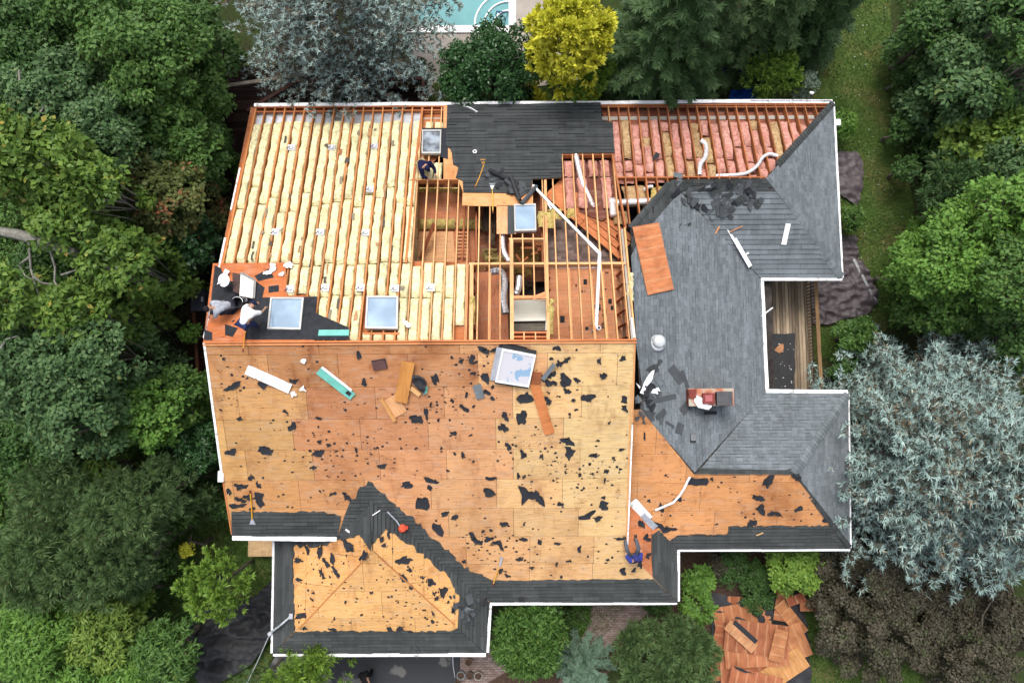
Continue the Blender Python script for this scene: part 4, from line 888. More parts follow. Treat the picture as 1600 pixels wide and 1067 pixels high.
def cloth_poly(pl, q, seed, amp=.05, st=.07, h=.02, fold=2.2):
    xs = [p[0] for p in q]; ys = [p[1] for p in q]; mb = MB(); key = {}
    def vid(a, b):
        k = (round(a, 4), round(b, 4))
        if k not in key:
            f = 0; n1 = nz(a * fold, b * fold, seed); n2 = nz(a * fold * .6 + 7, b * fold * 1.7, seed + 3); f = (1 - abs(n1) * 2.2) * .6 + (1 - abs(n2) * 2.4) * .5 + nz(a * 7, b * 7, seed) * .25
            key[k] = len(mb.v); mb.v.append(tuple(pl.w(a + nz(a * 4, b * 4, seed + 20) * st * .4, b + nz(b * 4, a * 4, seed + 30) * st * .4, h + amp * max(0, f))))
        return key[k]
    for i in range(int((max(xs) - min(xs)) / st) + 1):
        for j in range(int((max(ys) - min(ys)) / st) + 1):
            r = clip_rect(q, min(xs) + i * st, min(ys) + j * st, min(xs) + (i + 1) * st, min(ys) + (j + 1) * st)
            if r:
                ids = []
                for p in ccw(r):
                    k = vid(*p)
                    if k not in ids: ids.append(k)
                if len(ids) > 2: mb.f.append(tuple(ids)); mb.m.append(0)
    return mb
def cloth_on(pl, pts, seed, amp, st, h=.02, fold=2.2): return cloth_poly(pl, ccw(pl.poly(pts)), seed, amp, st, h, fold)
lone('rag', cloth_on(Flat(ztop + .05), [(1086, 617), (1098, 622), (1100, 628), (1112, 634), (1107, 640), (1090, 637), (1084, 627)], 3, .06, .05), M['cloth'], 'white crumpled sheet lying over the rusty brick chimney', 'sheet', color=(.8, .82, .85), smooth=True)
for k, (u, v, w_, h_) in enumerate(((1072, 632, 16, 13), (1068, 640, 10, 6))):
    pass
# round roof vent
vc = onE(1027, 536, 0); mb = MB(); mb.lathe(vc, [(.32, -.05), (.31, .1), (.25, .14), (.22, .14)], 24); rv = mb.build('roof_vent', M['metal'], HP)
mb = MB(); mb.lathe(vc + Vector((.03, .05, .16)), [(.235, 0), (.25, .03), (.24, .09), (.17, .14), (.06, .16), (0.005, .163)], 24); mb.build('vent_hood', plain('pale_metal', (.48, .51, .52), .4, .4, .2, .08), rv, smooth=True)
mb = MB(); mb.lathe(vc + Vector((.03, .05, .35)), [(.19, -.06), (.195, -.05)], 24, None, False); mb.build('hood_rim', M['metal'], rv)
# small pipe stack on the grey slope
mb = MB(); b_ = onE(1082, 683); mb.box(b_ + Vector((0, 0, .08)), (.1, 0, .0), (0, .12, 0), (0, 0, .1)); st_ = mb.build('slant_vent', plain('grey_vent', (.14, .145, .15)), HP); mb = MB(); mb.box(b_ + Vector((0, -.13, .04)), (.11, 0, 0), (0, .03, .02), (0, -.02, .04)); mb.build('vent_mouth', M['black'], st_)
# floodlight and junction box
mb = MB(); c = ea(N, 1268, 156) + Vector((0, .12, 0)); mb.tube([c + Vector((0, -.05, -.1)), c + Vector((0, .1, .02))], .03, 8); fl_ = mb.build('floodlight', M['black'], HP); mb = MB(); mb.lathe(c + Vector((0, .14, .03)), [(.03, -.05), (.09, 0), (.095, .04), (0.01, .06)], 14, (0, .6, .8)); mb.build('lamp_head', M['pvc'], fl_)
mb = MB(); c = ea(NEe, 1305, 192); mb.box(c + Vector((.1, 0, 0)), (.09, 0, 0), (0, .12, 0), (0, 0, .08)); mb.build('junction_box', M['white'], HP)

# ------------------------------------------------------------------ loose things on the roof
GAP = .02
def tilted(pl, u, v, L, W, T, ang, h=0.02, name='board', mat=None, color=None, label='', cat='board', group=None, tilt=0.0, parts=None):
    """a flat piece built in its own axes and laid on the roof"""
    mb = MB(); n = 6
    mb.grid(lambda i, j: ((i - .5) * L, (j - .5) * W * (1 + .02 * math.sin(i * 9)), T), n, 1); k = len(mb.v)
    mb.box((0, 0, T / 2 - .0005), (L / 2, 0, 0), (0, W / 2, 0), (0, 0, T / 2 - .0005))
    me = mb.mesh(name, mat or M['lumber']); ob = link(name, me, None, pl.px(u, v, h), color)
    a = R(ang); ex = (Vector((1, 0, 0)) - pl.n * pl.n.x).normalized(); ey = pl.n.cross(ex)
    X = ex * math.cos(a) + ey * math.sin(a); Z = (pl.n + X * tilt).normalized(); Y = Z.cross(X).normalized(); X = Y.cross(Z)
    m3 = Matrix((X, Y, Z)).transposed(); ob.rotation_euler = m3.to_euler()
    ORG[ob.name] = pl.px(u, v, h)
    return tag(ob, label, cat, group)
PXM = 25.3 / 1067
def sub(ob, name, c, hx, hy, hz, mat, color=None):      # a box part in the thing's own axes
    mb = MB(); mb.box(c, (hx, 0, 0), (0, hy, 0), (0, 0, hz)); me = mb.mesh(name, mat); o = bpy.data.objects.new(name, me); COL.objects.link(o); o.parent = ob
    if color: o.color = (*color[:3], 1)
    return o
# plywood with the pale marks the rafters left on it
m = Mat('marked_plywood', .75, .2); g_ = m.ramp(m.noise(9, 6, .65, (2.0, .25, 1)), [(.25, .6), (.55, 1.0), (.8, 1.12)]); c = m.mix(1.0, m.objcol(), m.mix(1.0, g_, (1.25, 1.25, 1.25), 'MULTIPLY'), 'MULTIPLY')
sx = m.n('ShaderNodeSeparateXYZ'); m.t.links.new(m.co.outputs['Object'], sx.inputs[0]); mm = m.n('ShaderNodeMath', operation='PINGPONG'); m.t.links.new(sx.outputs[0], mm.inputs[0]); mm.inputs[1].default_value = .203
c = m.mix(m.ramp(mm.outputs[0], [(.0, .36), (.025, .3), (.045, 0.0)]), c, ph(232, 186, 140)); c = m.mix(.7, c, m.ramp(m.noise(1.5, 4), [(.3, (.6, .5, .46)), (.55, (1, 1, 1))]), 'MULTIPLY'); M['plym'] = m.col(c)
tilted(E, 1020.5, 404, 2.62, 1.2, .018, -76.5, .06, 'plywood_sheet', M['plym'], ph(204, 130, 86), 'loose orange plywood sheet lying on the grey east slope beside the open attic', 'plywood')
tilted(S, 420, 592, 1.62, .36, .05, -27, .02, 'flashing_board', M['white'], None, 'white board with torn black underlay on the bare plywood near the west edge', 'board')
fb = tilted(S, 525, 599, 1.5, .30, .045, -42, .02, 'foam_board', M['teal'], None, 'teal foam strip with white edge lying diagonally on the bare plywood', 'board')
sub(fb, 'white_edge', (-.08, .17, .03), .66, .03, .035, M['white']); sub(fb, 'felt_spot', (.55, 0.02, .05), .09, .07, .004, M['felt'])
tilted(N, 522, 521, 1.05, .22, .07, 0, .03, 'foam_board', M['teal'], None, 'teal foam block lying on the black felt beside the ridge', 'board')
t_ = tilted(S, 593, 569, .5, .36, .05, 10, .02, 'hatch_cover', M['paint'], ph(104, 72, 70), 'small brown square cover lying on bare plywood below the ridge', 'cover'); sub(t_, 'rim', (0, .17, .055), .25, .015, .006, M['black']); sub(t_, 'rim', (.235, 0, .055), .015, .155, .006, M['black'])
tilted(S, 632, 597, 1.55, .45, .04, 77, .12, 'plank', M['lumberx'], ph(206, 142, 76), 'wide short plank lying across other offcuts on bare plywood', 'plank', tilt=-.03)
tilted(S, 607, 640, .95, .12, .09, -63, .02, 'offcut', M['lumberx'], ph(214, 158, 96), 'narrow timber offcut beside the wide plank', 'offcut')
tilted(S, 618, 634, .75, .5, .02, -60, .01, 'plywood_offcut', M['lumberx'], ph(226, 170, 120), 'pale square plywood offcut under the end of the wide plank', 'offcut')
tilted(S, 649, 611, .42, .15, .06, -40, .04, 'offcut', M['lumberx'], ph(232, 182, 122), 'small pale timber block next to the black plastic bag', 'offcut')
tilted(S, 847, 638, 2.05, .36, .035, -74, .03, 'plank', M['lumber'], ph(206, 128, 76), 'long tar stained plank leaning from the loose skylight down the plywood', 'plank')
tilted(S, 838, 590, .42, .34, .05, 85, .06, 'plank_end', M['lumber'], ph(150, 88, 56), 'dark short board end beside the corner of the loose skylight', 'board')
tilted(S, 857, 581, .7, .16, .02, 55, .1, 'shingle_strip', M['shingle'], None, 'long grey shingle strip beside the loose skylight', 'shingle')
tilted(S, 748, 612, .55, .3, .012, -75, .04, 'shingle_strip', M['cap'], None, 'pale green grey shingle piece lying on the orange plywood', 'shingle')
tilted(NEs, 1228, 366, .84, .2, .015, 84, .05, 'white_board', M['pvc'], None, 'short white board lying on the shingles of the northeast wing', 'board')
tilted(E, 1146, 371, 1.25, .2, .012, -55, .16, 'flashing', M['white'], None, 'upper length of white flashing laid along the northeast valley', 'flashing')
tilted(E, 1160, 395, 1.3, .2, .012, -55, .2, 'flashing', M['white'], None, 'lower length of white flashing laid along the northeast valley', 'flashing')
tilted(NEs, 1166, 397, .22, .07, .012, 30, .06, 'flashing_chip', M['white'], None, 'tiny white chip beside the valley flashing', 'flashing')
tilted(SEs, 1001, 797, 1.05, .36, .012, -50, .03, 'flashing', M['white'], None, 'crumpled whitish valley flashing beside the worker in blue', 'flashing')
tilted(SEs, 1013, 815, .8, .3, .012, -46, .045, 'flashing', M['metal'], None, 'dull grey metal flashing below the whitish valley piece', 'flashing')
# white bent strip on the southern plywood
lone('white_strip', MB().tube([SEs.px(u, v, .05) for u, v in ((1024, 797), (1040, 790), (1052, 785), (1062, 774), (1069, 763), (1074, 752), (1078, 745))], .045, 6), M['pvc'], 'bent white plastic strip lying on the orange southern plywood', 'strip')
lone('white_strip', MB().tube([N.px(u, v, .05) for u, v in ((725, 166), (736, 170), (746, 176))], .05, 6), M['metal'], 'short pale strip at the top edge of the dark shingle patch', 'strip')
lone('white_pole', MB().tube([E.px(1190, 494, .02), E.px(1207, 481, -.05)], .03, 6), M['pvc'], 'thin white rod sticking out over the east deck', 'rod')
lone('drain_strip', MB().tube([S.px(554, 836, .08), S.px(540, 827, .1)], .04, 6), M['white'], 'white bent flashing end above the southwest valley', 'strip')
lone('white_strip', MB().tube([WE.px(582, 805, .06), WE.px(594, 797, .06)], .02, 5), M['pvc'], 'thin white stick on the dark shingles of the southwest ridge', 'strip')
tr = lone('tape_roll', MB().lathe(N.px(742, 238, .04), [(.085, 0), (.085, .05), (.05, .05), (.05, 0)], 18, N.n, False), M['pvc'], 'white ring lying on the dark shingle patch', 'ring')
for k, (u, v, w_, h_, l_) in enumerate(((427, 420, 14, 10, 'white torn paper scrap highest on the brown corner deck'), (422, 427, 14, 9, 'larger white torn paper scrap on the brown corner deck'), (441, 430, 8, 7, 'small white torn paper scrap next to the cream insulation'), (452, 416, 10, 12, 'white paper strip on the edge of the cream insulation'),
        (475, 563, 7, 9, 'white crumpled scrap above the teal strip on bare plywood'), (474, 607, 8, 8, 'white crumpled scrap right of the white board'), (459, 614, 9, 9, 'shredded white scrap at the end of the white board'), (635, 506, 11, 8, 'white scrap lying on insulation by the skylight'), (578, 803, 6, 8, 'small white scrap on the dark southwest valley'))):
    pl = N if v < 533 else S; q = ccw(scrap_poly(pl, u, v, w_, h_, 20 * k, k * 13 + 5)); lone('paper_scrap', cloth_poly(pl, q, k, .05, .06, .05), M['cloth'], l_, 'scrap', color=(.78, .78, .78))
lone('plastic_bag', cloth_on(S, [(645, 585), (652, 582), (664, 586), (668, 594), (664, 612), (655, 606), (646, 596)], 4, .22, .06, .05), M['black'], 'crumpled black plastic bag beside the wide plank', 'bag', smooth=True)
lone('teal_scrap', cloth_on(S, [(665, 600), (669, 602), (668, 612), (662, 615)], 5, .06, .06, .06), M['teal'], 'small teal scrap beside the black plastic bag', 'scrap')
# the loose skylight lying on the plywood
c4 = [S.px(u, v, .03) for u, v in ((774, 594), (785, 543), (837, 553), (826, 602))]
ls = thing('loose_skylight', 'removed skylight with white frame lying askew on the plywood below the ridge', 'skylight', sum(c4, Vector()) / 4)
o = sum(c4, Vector()) / 4; up = S.n * .2; inn = [p.lerp(o, .09) for p in c4]; mb = MB(); fs = []
for i in range(4):
    j = (i + 1) % 4; fs += [(i, 4 + i, 4 + j, j), (4 + i, 8 + i, 8 + j, 4 + j), (8 + i, 12 + i, 12 + j, 8 + j)]
mb.add(c4 + [p + up for p in c4] + [p + up for p in inn] + [p + up * .8 for p in inn], fs); mb.build('frame', M['pvc'], ls); mb = MB(); mb.add([p + up * .85 for p in inn], [(0, 3, 2, 1)]); mb.build('glass', M['glass_clouds'], ls)
for a, b, w_, mt in ((0, 1, .2, 'metal'), (1, 2, .14, 'black'), (0, 3, .1, 'black')):
    d = (c4[a] + c4[b]) / 2 - o; mb = MB(); mb.bar(c4[a] + d.normalized() * w_ / 2 + S.n * .07, c4[b] + d.normalized() * w_ / 2 + S.n * .07, w_, .05, S.n); mb.build('flashing_apron', M[mt], ls)
# corner clutter: dish, removed panel, buckets
dc = N.px(352, 438, .45); dish = thing('satellite_dish', 'round white satellite dish on the northwest roof edge', 'dish', N.px(352, 442, 0))
ax = Vector((-.25, -.1, .95)).normalized(); mb = MB(); mb.lathe(dc, [(.005, 0), (.1, .012), (.19, .05), (.23, .085), (.235, .08), (.19, .035), (.1, -.004), (.005, -.016)], 24, ax); mb.build('reflector', M['pvc'], dish, smooth=True)
mb = MB(); mb.tube([N.px(352, 446, 0), N.px(354, 443, .2), dc], .025, 8); mb.build('mast', M['metal'], dish); mb = MB(); mb.tube([dc - ax * .02 + Vector((-.15, -.12, 0)), dc + ax * .25 + Vector((-.2, -.2, 0))], .015, 6); mb.box(dc + ax * .27 + Vector((-.2, -.2, 0)), (.03, 0, 0), (0, .05, 0), (0, 0, .03)); mb.build('feed_arm', M['black'], dish)
def quadpanel(name, pl, uvh, T, mat, label, cat, fr=None):
    c = [pl.px(u, v, h) for u, v, h in uvh]; n_ = (c[1] - c[0]).cross(c[3] - c[0]).normalized()
    if n_.z < 0: n_ = -n_
    t = thing(name, label, cat, min(c, key=lambda p: p.z)); mb = MB(); mb.add(c + [p - n_ * T for p in c], [(0, 1, 2, 3), (7, 6, 5, 4)] + [(i, 4 + i, 4 + (i + 1) % 4, (i + 1) % 4) for i in range(4)]); mb.build('panel', mat, t)
    if fr:
        for a, b in fr: mb = MB(); mb.bar(c[a] + n_ * .02, c[b] + n_ * .02, .09, .1, n_); mb.build('frame_rail', M['grey_frame'], t)
    return t
quadpanel('removed_panel', N, [(377, 427, .55), (398, 438, .15), (396, 466, .12), (375, 462, .5)], .04, M['drywall'], 'removed white glazing panel with grey frame leaning beside the dish', 'panel', [(1, 2), (0, 1)])
quadpanel('brown_box_lid', N, [(363, 426, .2), (376, 428, .3), (375, 460, .3), (364, 455, .2)], .1, plain('dark_brown', (.06, .035, .03)), 'dark brown cover between the dish and the white panel', 'cover')
quadpanel('white_flashing', N, [(352, 420, .2), (359, 424, .15), (345, 440, .1), (338, 446, .1)], .02, M['white'], 'white bent flashing piece behind the dish', 'flashing')
def bucket(u, v, r, h, mat, label, pl=N, inside_=None):
    c = pl.px(u, v, 0); t = thing('bucket', label, 'bucket', c); mb = MB(); mb.lathe(c, [(r * .8, 0), (r, h), (r * .93, h), (r * .75, .03), (.001, .03)], 20, None, False); mb.build('body', mat, t); mb = MB(); mb.tube([c + Vector((r * math.cos(a), r * .9 * math.sin(a), h + .02)) for a in np.linspace(0, math.pi, 9)], .008, 5); mb.build('bail', M['metal'], t); return t
bucket(377, 474, .2, .36, M['black'], 'black bucket between the two workers at the roof corner')
bucket(385, 469, .08, .2, M['pvc'], 'small white tub by the black bucket')
# long handled stripping tools
def tool(pts, head, label, pl=N, col=(222, 160, 60), hw=.12, hm=None, h=.06):
    P_ = [pl.px(u, v, h) for u, v in pts]; t = thing('roof_shovel', label, 'tool', P_[0], 'stripping tools lying on the roof'); mb = MB(); mb.tube(P_, .024, 7); mb.build('handle', M['paint'], t, color=ph(*col))
    a = pl.px(*head[0], h); b = pl.px(*head[1], h - .02); d = (b - a).normalized(); s_ = d.cross(pl.n).normalized(); mb = MB()
    vs = [a + s_ * .03, a - s_ * .03, b - s_ * hw, b + s_ * hw]; mb.add(vs + [p + pl.n * .015 for p in vs], [(3, 2, 1, 0), (4, 5, 6, 7)] + [(i, (i + 1) % 4, 4 + (i + 1) % 4, 4 + i) for i in range(4)]); mb.build('blade', hm or M['metal'], t)
    e = P_[-1]; d = (P_[-1] - P_[-2]).normalized(); mb = MB(); mb.tube([e, e + d * .1], .032, 7); mb.build('grip', M['rust'], t); return t
tool([(756, 258), (750, 275), (743, 291)], [(756, 259), (754, 247)], 'yellow handled roof shovel lying on the dark shingle patch', hm=plain('ochre', ph(180, 130, 60)))
tool([(769, 295), (770, 312), (770, 330)], [(769, 296), (769, 287)], 'yellow fork headed tool lying over the pale plywood apron', col=(232, 186, 80))
tool([(384, 510), (382, 526), (380, 545)], [(384, 510), (387, 490)], 'roof shovel leaning across the ridge by the workers', col=(226, 150, 60), hm=M['black'], hw=.16, h=.12)
tool([(394, 812), (393, 790), (391, 770)], [(394, 810), (395, 819)], 'yellow tool lying over the felt near the southwest eave', S, (236, 170, 40))
tool([(779, 888), (776, 897), (771, 911)], [(781, 884), (784, 870)], 'yellow tool lying at the edge of the south eave band', S, (240, 180, 70), .05)
t = thing('leaf_blower', 'red blower with grey hose on the dark valley shingles', 'tool', WE.px(628, 825, 0)); mb = MB(); c = WE.px(629, 825, .12); mb.lathe(c, [(.02, -.1), (.13, -.08), (.16, 0), (.12, .09), (.03, .1)], 14, (.3, .2, .9)); mb.build('motor_body', M['paint'], t, color=ph(240, 96, 62)); mb = MB(); mb.box(c + Vector((.14, .03, .02)), (.07, 0, 0), (0, .06, 0), (0, 0, .07)); mb.build('fuel_tank', M['paint'], t, color=ph(214, 80, 56))
mb = MB(); mb.tube([WE.px(605, 799, .1), WE.px(614, 808, .12), WE.px(620, 814, .12), WE.px(625, 822, .12)], .03, 8); mb.build('hose', M['metal'], t)

# heaps of torn shingles
def heap(pl, n, cx, cy, sx, sy, group, label, mats, size=(.12, .42), seed=1, hmax=.2, rolls=0):
    rn = random.Random(seed)
    for k in range(n):
        u = rn.gauss(cx, sx); v = rn.gauss(cy, sy); d = min(1, math.hypot((u - cx) / sx, (v - cy) / sy) / 2.2); h = .02 + (1 - d) * hmax * rn.random()
        c = pl.px(u, v, h); L = rn.uniform(*size); W = L * rn.uniform(.35, .8); a = rn.uniform(0, 6.28); nn = rn.randint(5, 7); mb = MB()
        X = pl.e1 * math.cos(a) + pl.e2 * math.sin(a); Z = (pl.n + Vector((rn.uniform(-.3, .3), rn.uniform(-.3, .3), 0))).normalized(); Y = Z.cross(X).normalized(); X = Y.cross(Z)
        if k < rolls:
            mb.grid(lambda i, j: c + X * (i - .5) * L * 2.2 + (Y * math.cos(j * 4.6) + Z * (math.sin(j * 4.6) + 1)) * .07 * (1 + j * .5), 3, 8)
        else:
            cor = [(-.5, -.5), (.5 + rn.uniform(-.1, .1), -.5), (.5, .1), (.35, .5), (-.1, .45), (-.5, .5 - rn.uniform(0, .2))][:nn]; bend = rn.uniform(-.05, .08)
            top = [c + X * x * L + Y * y * W + Z * (bend * (2 * x) ** 2) for x, y in cor]; q = len(top); mb.add(top + [p - Z * .012 for p in top], [tuple(range(q)), tuple(range(2 * q - 1, q - 1, -1))] + [(i, q + i, q + (i + 1) % q, (i + 1) % q) for i in range(q)])
        lone('torn_shingle', mb, mats[k % len(mats)], label, 'shingle', group)
SM = [M['scrap'], M['felt'], M['scrap'], M['shingle_old'], M['shingle'], M['scrap']]
for (n, cx, cy, sx, sy, sd, wh) in ((24, 1082, 308, 11, 14, 11, 'at the west end of the heap below the northeast ridge'), (26, 1128, 322, 16, 13, 12, 'in the middle of the heap above the northeast valley'), (18, 1172, 306, 12, 10, 13, 'at the east end of the heap beside the northeast hip'), (12, 1120, 292, 30, 5, 14, 'along the bare edge of the northeast ridge')):
    heap(E if cx < 1090 else NEs, n, cx, cy, sx, sy, 'torn shingles heaped on the northeast wing', 'torn dark shingle piece ' + wh, SM, (.18, .5), seed=sd, hmax=.14)
heap(N, 22, 802, 290, 14, 9, 'rolled felt and shingles on the dark patch', 'crumpled black shingle piece heaped on the dark patch above the small skylight', [M['felt'], M['scrap'], M['black'], M['scrap']], (.25, .6), 5, .2, 4)
heap(N, 4, 765, 272, 8, 5, 'rolled felt and shingles on the dark patch', 'dark shingle piece lying beside the yellow tools on the dark patch', [M['scrap']], (.2, .4), 6, .1, 0)
heap(E, 26, 1020, 632, 12, 26, 'torn shingles west of the chimney', 'torn shingle piece scattered west of the chimney beside the gable edge', SM, (.15, .55), 7, .08)
for (u, v, L, W, a, l_) in ((1057, 585, .75, .34, -50, 'large dark shingle strip north of the chimney'), (1070, 592, .7, .16, -70, 'narrow dark shingle strip touching the chimney'), (1040, 622, .95, .17, 10, 'long brown felt strip reaching toward the chimney'), (1062, 669, .4, .32, 70, 'dark triangular shingle southwest of the chimney'), (1047, 663, .4, .1, -30, 'thin shingle strip below the scattered pieces'), (1070, 638, .4, .32, 40, 'black shingle piece at the southwest foot of the chimney'), (1110, 645, .6, .12, 0, 'thin black strip along the south foot of the chimney')):
    tilted(E, u, v, L, W, .01, a, .04, 'torn_shingle', M['scrap'] if u != 1110 else M['felt'], None, l_, 'shingle')  # the strip at the chimney foot takes the black felt colour
for k, pts in enumerate(([(1016, 580), (1020, 578), (1018, 592), (1008, 604), (1004, 616), (998, 614), (1003, 602), (1008, 590)], [(1018, 608), (1026, 605), (1030, 612), (1026, 616), (1016, 614)], [(992, 598), (999, 604), (998, 607)])):
    lone('white_membrane', cloth_on(E, pts, 40 + k, .05, .05, .06), M['cloth'], ['long torn white membrane among shingles by the gable edge', 'rounded torn white membrane west of the chimney', 'tiny white membrane tip at the plywood edge'][k], 'scrap', color=(.8, .8, .8))
heap(WE, 26, 731, 955, 10, 13, 'torn shingles at the southwest wing corner', 'torn dark shingle piece heaped at the east corner of the southwest wing', SM, (.15, .45), 9, .1)
lone('work_bag', cloth_on(WE, [(748, 928), (756, 928), (757, 944), (749, 944)], 8, .12, .07, .05), M['black'], 'black bag lying near the inner gutter corner', 'bag', smooth=True)
lone('felt_bundle', cloth_on(S, [(808, 931), (816, 929), (820, 936), (812, 939)], 9, .1, .06, .06), M['black'], 'small black bundle on the south gutter', 'bundle', smooth=True)
tilted(SEs, 1187, 834, .28, .05, .02, 25, .05, 'wood_chip', M['lumberx'], ph(220, 180, 130), 'pale wood splinter on the southeast eave band', 'splinter')
tilted(NEs, 1120, 361, .4, .06, .02, 65, .08, 'wood_chip', M['lumberx'], ph(230, 160, 110), 'orange wood splinter above the valley flashing', 'splinter')
tilted(NEs, 1150, 358, .55, .04, .02, 25, .06, 'wood_chip', M['lumberx'], ph(210, 150, 110), 'thin wood splinter under the northeast heap', 'splinter')
lone('felt_scrap_bird', cloth_on(N, [(1024, 240), (1030, 243), (1028, 250), (1018, 252), (1021, 246)], 14, .08, .06, .02), M['felt'], 'single black felt scrap lying on the pink insulation', 'scrap')

# service cable and its mast
mast = thing('service_mast', 'grey metal service mast clamped over the southwest gutter', 'mast', WW.px(455, 962, 0)); mb = MB(); mb.tube([WW.px(455, 962, .05), WW.px(440, 975, .2), WW.px(423, 988, .15)], .045, 8); mb.build('pole', M['metal'], mast); mb = MB(); mb.box(WW.px(455, 962, .06), (.07, 0, 0), (0, .1, 0), (0, 0, .05)); mb.build('bracket', M['metal'], mast); mb = MB(); mb.box(WW.px(422, 989, .15), (.06, .05, 0), (-.03, .06, 0), (0, 0, .06)); mb.build('weather_head', M['metal'], mast)
p = WW.px(422, 989, .15); lone('service_cable', MB().tube([p, p + Vector((-.5, -1.1, -.1)), p + Vector((-1.5, -3.2, 0.0)), p + Vector((-3.2, -6.6, .8))], .018, 5), M['metal'], 'pale overhead cable running from the southwest corner mast', 'cable')

# ------------------------------------------------------------------ workers
def skin_mesh(J, edges, rad, sub=2):
    names = list(J); me = bpy.data.meshes.new('s'); me.from_pydata([tuple(J[n]) for n in names], [(names.index(a), names.index(b)) for a, b in edges], [])
    ob = bpy.data.objects.new('s', me); COL.objects.link(ob); md = ob.modifiers.new('k', 'SKIN'); md.use_smooth_shade = True
    for i, n in enumerate(names):
        d = me.skin_vertices[0].data[i]; r = rad[n]; d.radius = r if isinstance(r, tuple) else (r, r); d.use_root = (i == 0)
    ss = ob.modifiers.new('u', 'SUBSURF'); ss.levels = sub; ss.render_levels = sub
    dg = bpy.context.evaluated_depsgraph_get(); ev = ob.evaluated_get(dg); out = bpy.data.meshes.new_from_object(ev); bpy.data.objects.remove(ob); return out
def person(label, base, heading, pose, shirt, trousers, hair, shoes=(.05, .04, .035), sleeves='short', cap=None, pl=None, gloves=None):
    t = thing('person', label, 'person', base, 'workers on and around the roof'); a = R(heading)
    f = Vector((math.cos(a), math.sin(a), 0)); s_ = Vector((-f.y, f.x, 0)); J = {}
    for k, (x, y, z) in pose.items():
        for sg, pre in ((1, 'l'), (-1, 'r')) if k[0] == '*' else ((1, ''),):
            p = s_ * (x * sg) + f * y + Vector((0, 0, z)); w_ = 1.0 if k in ('*foot', '*toe', '*hand', '*knee', '*finger') else .55
            if pl: q = base + p; zz = pl.o.z - ((q.x - pl.o.x) * pl.n.x + (q.y - pl.o.y) * pl.n.y) / pl.n.z; p.z += (zz - base.z) * w_
            J[pre + k.strip('*')] = p
    J['belly'] = J['pelvis'].lerp(J['chest'], .5); J['collar'] = J['chest'].lerp(J['neck'], .62); hd = (J['head'] - J['neck']).normalized(); J['crown'] = J['head'] + hd * .08
    for q in 'lr': J[q + 'wrist'] = J[q + 'elbow'].lerp(J[q + 'hand'], .8)
    ed = [('pelvis', 'belly'), ('belly', 'chest'), ('chest', 'collar'), ('collar', 'neck'), ('neck', 'head'), ('head', 'crown')]; rd = dict(pelvis=.135, belly=.125, chest=.15, collar=.085, neck=.055, head=.09, crown=.075)
    for q in 'lr':
        ed += [('chest', q + 'sho'), (q + 'sho', q + 'elbow'), (q + 'elbow', q + 'wrist'), (q + 'wrist', q + 'hand'), ('pelvis', q + 'hip'), (q + 'hip', q + 'knee'), (q + 'knee', q + 'foot'), (q + 'foot', q + 'toe')]
        rd.update({q + 'sho': .075, q + 'elbow': .045, q + 'wrist': .03, q + 'hand': (.042, .025), q + 'hip': .1, q + 'knee': .065, q + 'foot': .042, q + 'toe': .035})
    order = ['pelvis'] + [k for k in J if k != 'pelvis' and k in rd]; J = {k: J[k] for k in order}
    me = skin_mesh(J, ed, rd); mb = MB(); mb.v = [tuple(base + v.co) for v in me.vertices]; mb.f = [tuple(p.vertices) for p in me.polygons]; mb.m = [0] * len(mb.f)
    for q, sg in (('l', 1), ('r', -1)):     # five fingers on each hand
        h = base + J[q + 'hand']; d = (J[q + 'hand'] - J[q + 'elbow']).normalized(); sd_ = d.cross(Vector((0, 0, 1))).normalized(); dn = sd_.cross(d)
        for k, (off, L, r) in enumerate(((-.03, .065, .0085), (-.01, .08, .009), (.01, .085, .009), (.03, .075, .0085))):
            p0 = h + sd_ * off * .9; mb.tube([p0, p0 + d * L * .5 - dn * .008, p0 + d * L * .85 - dn * .035, p0 + d * L - dn * .06], [r * 1.1, r, r * .9, r * .6], 6)
        p0 = h - d * .03 - sd_ * .03 * -sg; mb.tube([p0, p0 + d * .03 - sd_ * .03 * -sg, p0 + d * .06 - sd_ * .035 * -sg - dn * .02], [.012, .011, .007], 6)
    hc = base + J['head']; fw = (f - hd * f.dot(hd)).normalized() if abs(f.dot(hd)) < .95 else -Vector((0, 0, 1)); sd2 = hd.cross(fw)
    mb.tube([hc + fw * .085 + hd * .01, hc + fw * .115 - hd * .015, hc + fw * .09 - hd * .025], [.01, .014, .008], 6)
    for sg in (1, -1): mb.lathe(hc + sd2 * .092 * sg - hd * .005, [(.005, -.008), (.028, 0), (.02, .01), (.004, .012)], 8, sd2 * sg)
    body = mb.build('body', M['skin'], t, smooth=True)
    for sg in (1, -1): k = MB(); k.lathe(hc + fw * .088 + sd2 * .033 * sg + hd * .015, [(.002, -.004), (.012, 0), (.002, .006)], 8, fw); k.build('eye', M['black'], body)
    k = MB(); k.box(hc + fw * .093 - hd * .05, sd2 * .024, fw * .006, hd * .006); k.build('mouth', M['rust'], body)
    def cloth(name, keys, col, grow, mat='cloth'):
        kk = {k: J[k] for k in order if k in keys}; e2 = [e for e in ed if e[0] in keys and e[1] in keys]
        rr = {k: (rd[k] + grow if not isinstance(rd[k], tuple) else (rd[k][0] + grow, rd[k][1] + grow)) for k in kk}; m2 = skin_mesh(kk, e2, rr); q = MB(); q.v = [tuple(base + v.co) for v in m2.vertices]; q.f = [tuple(p.vertices) for p in m2.polygons]; q.m = [0] * len(q.f); return q.build(name, M[mat], t, color=col, smooth=True)
    ks = {'pelvis', 'belly', 'chest', 'collar', 'lsho', 'rsho', 'lelbow', 'relbow'} | ({'lwrist', 'rwrist'} if sleeves == 'long' else set())
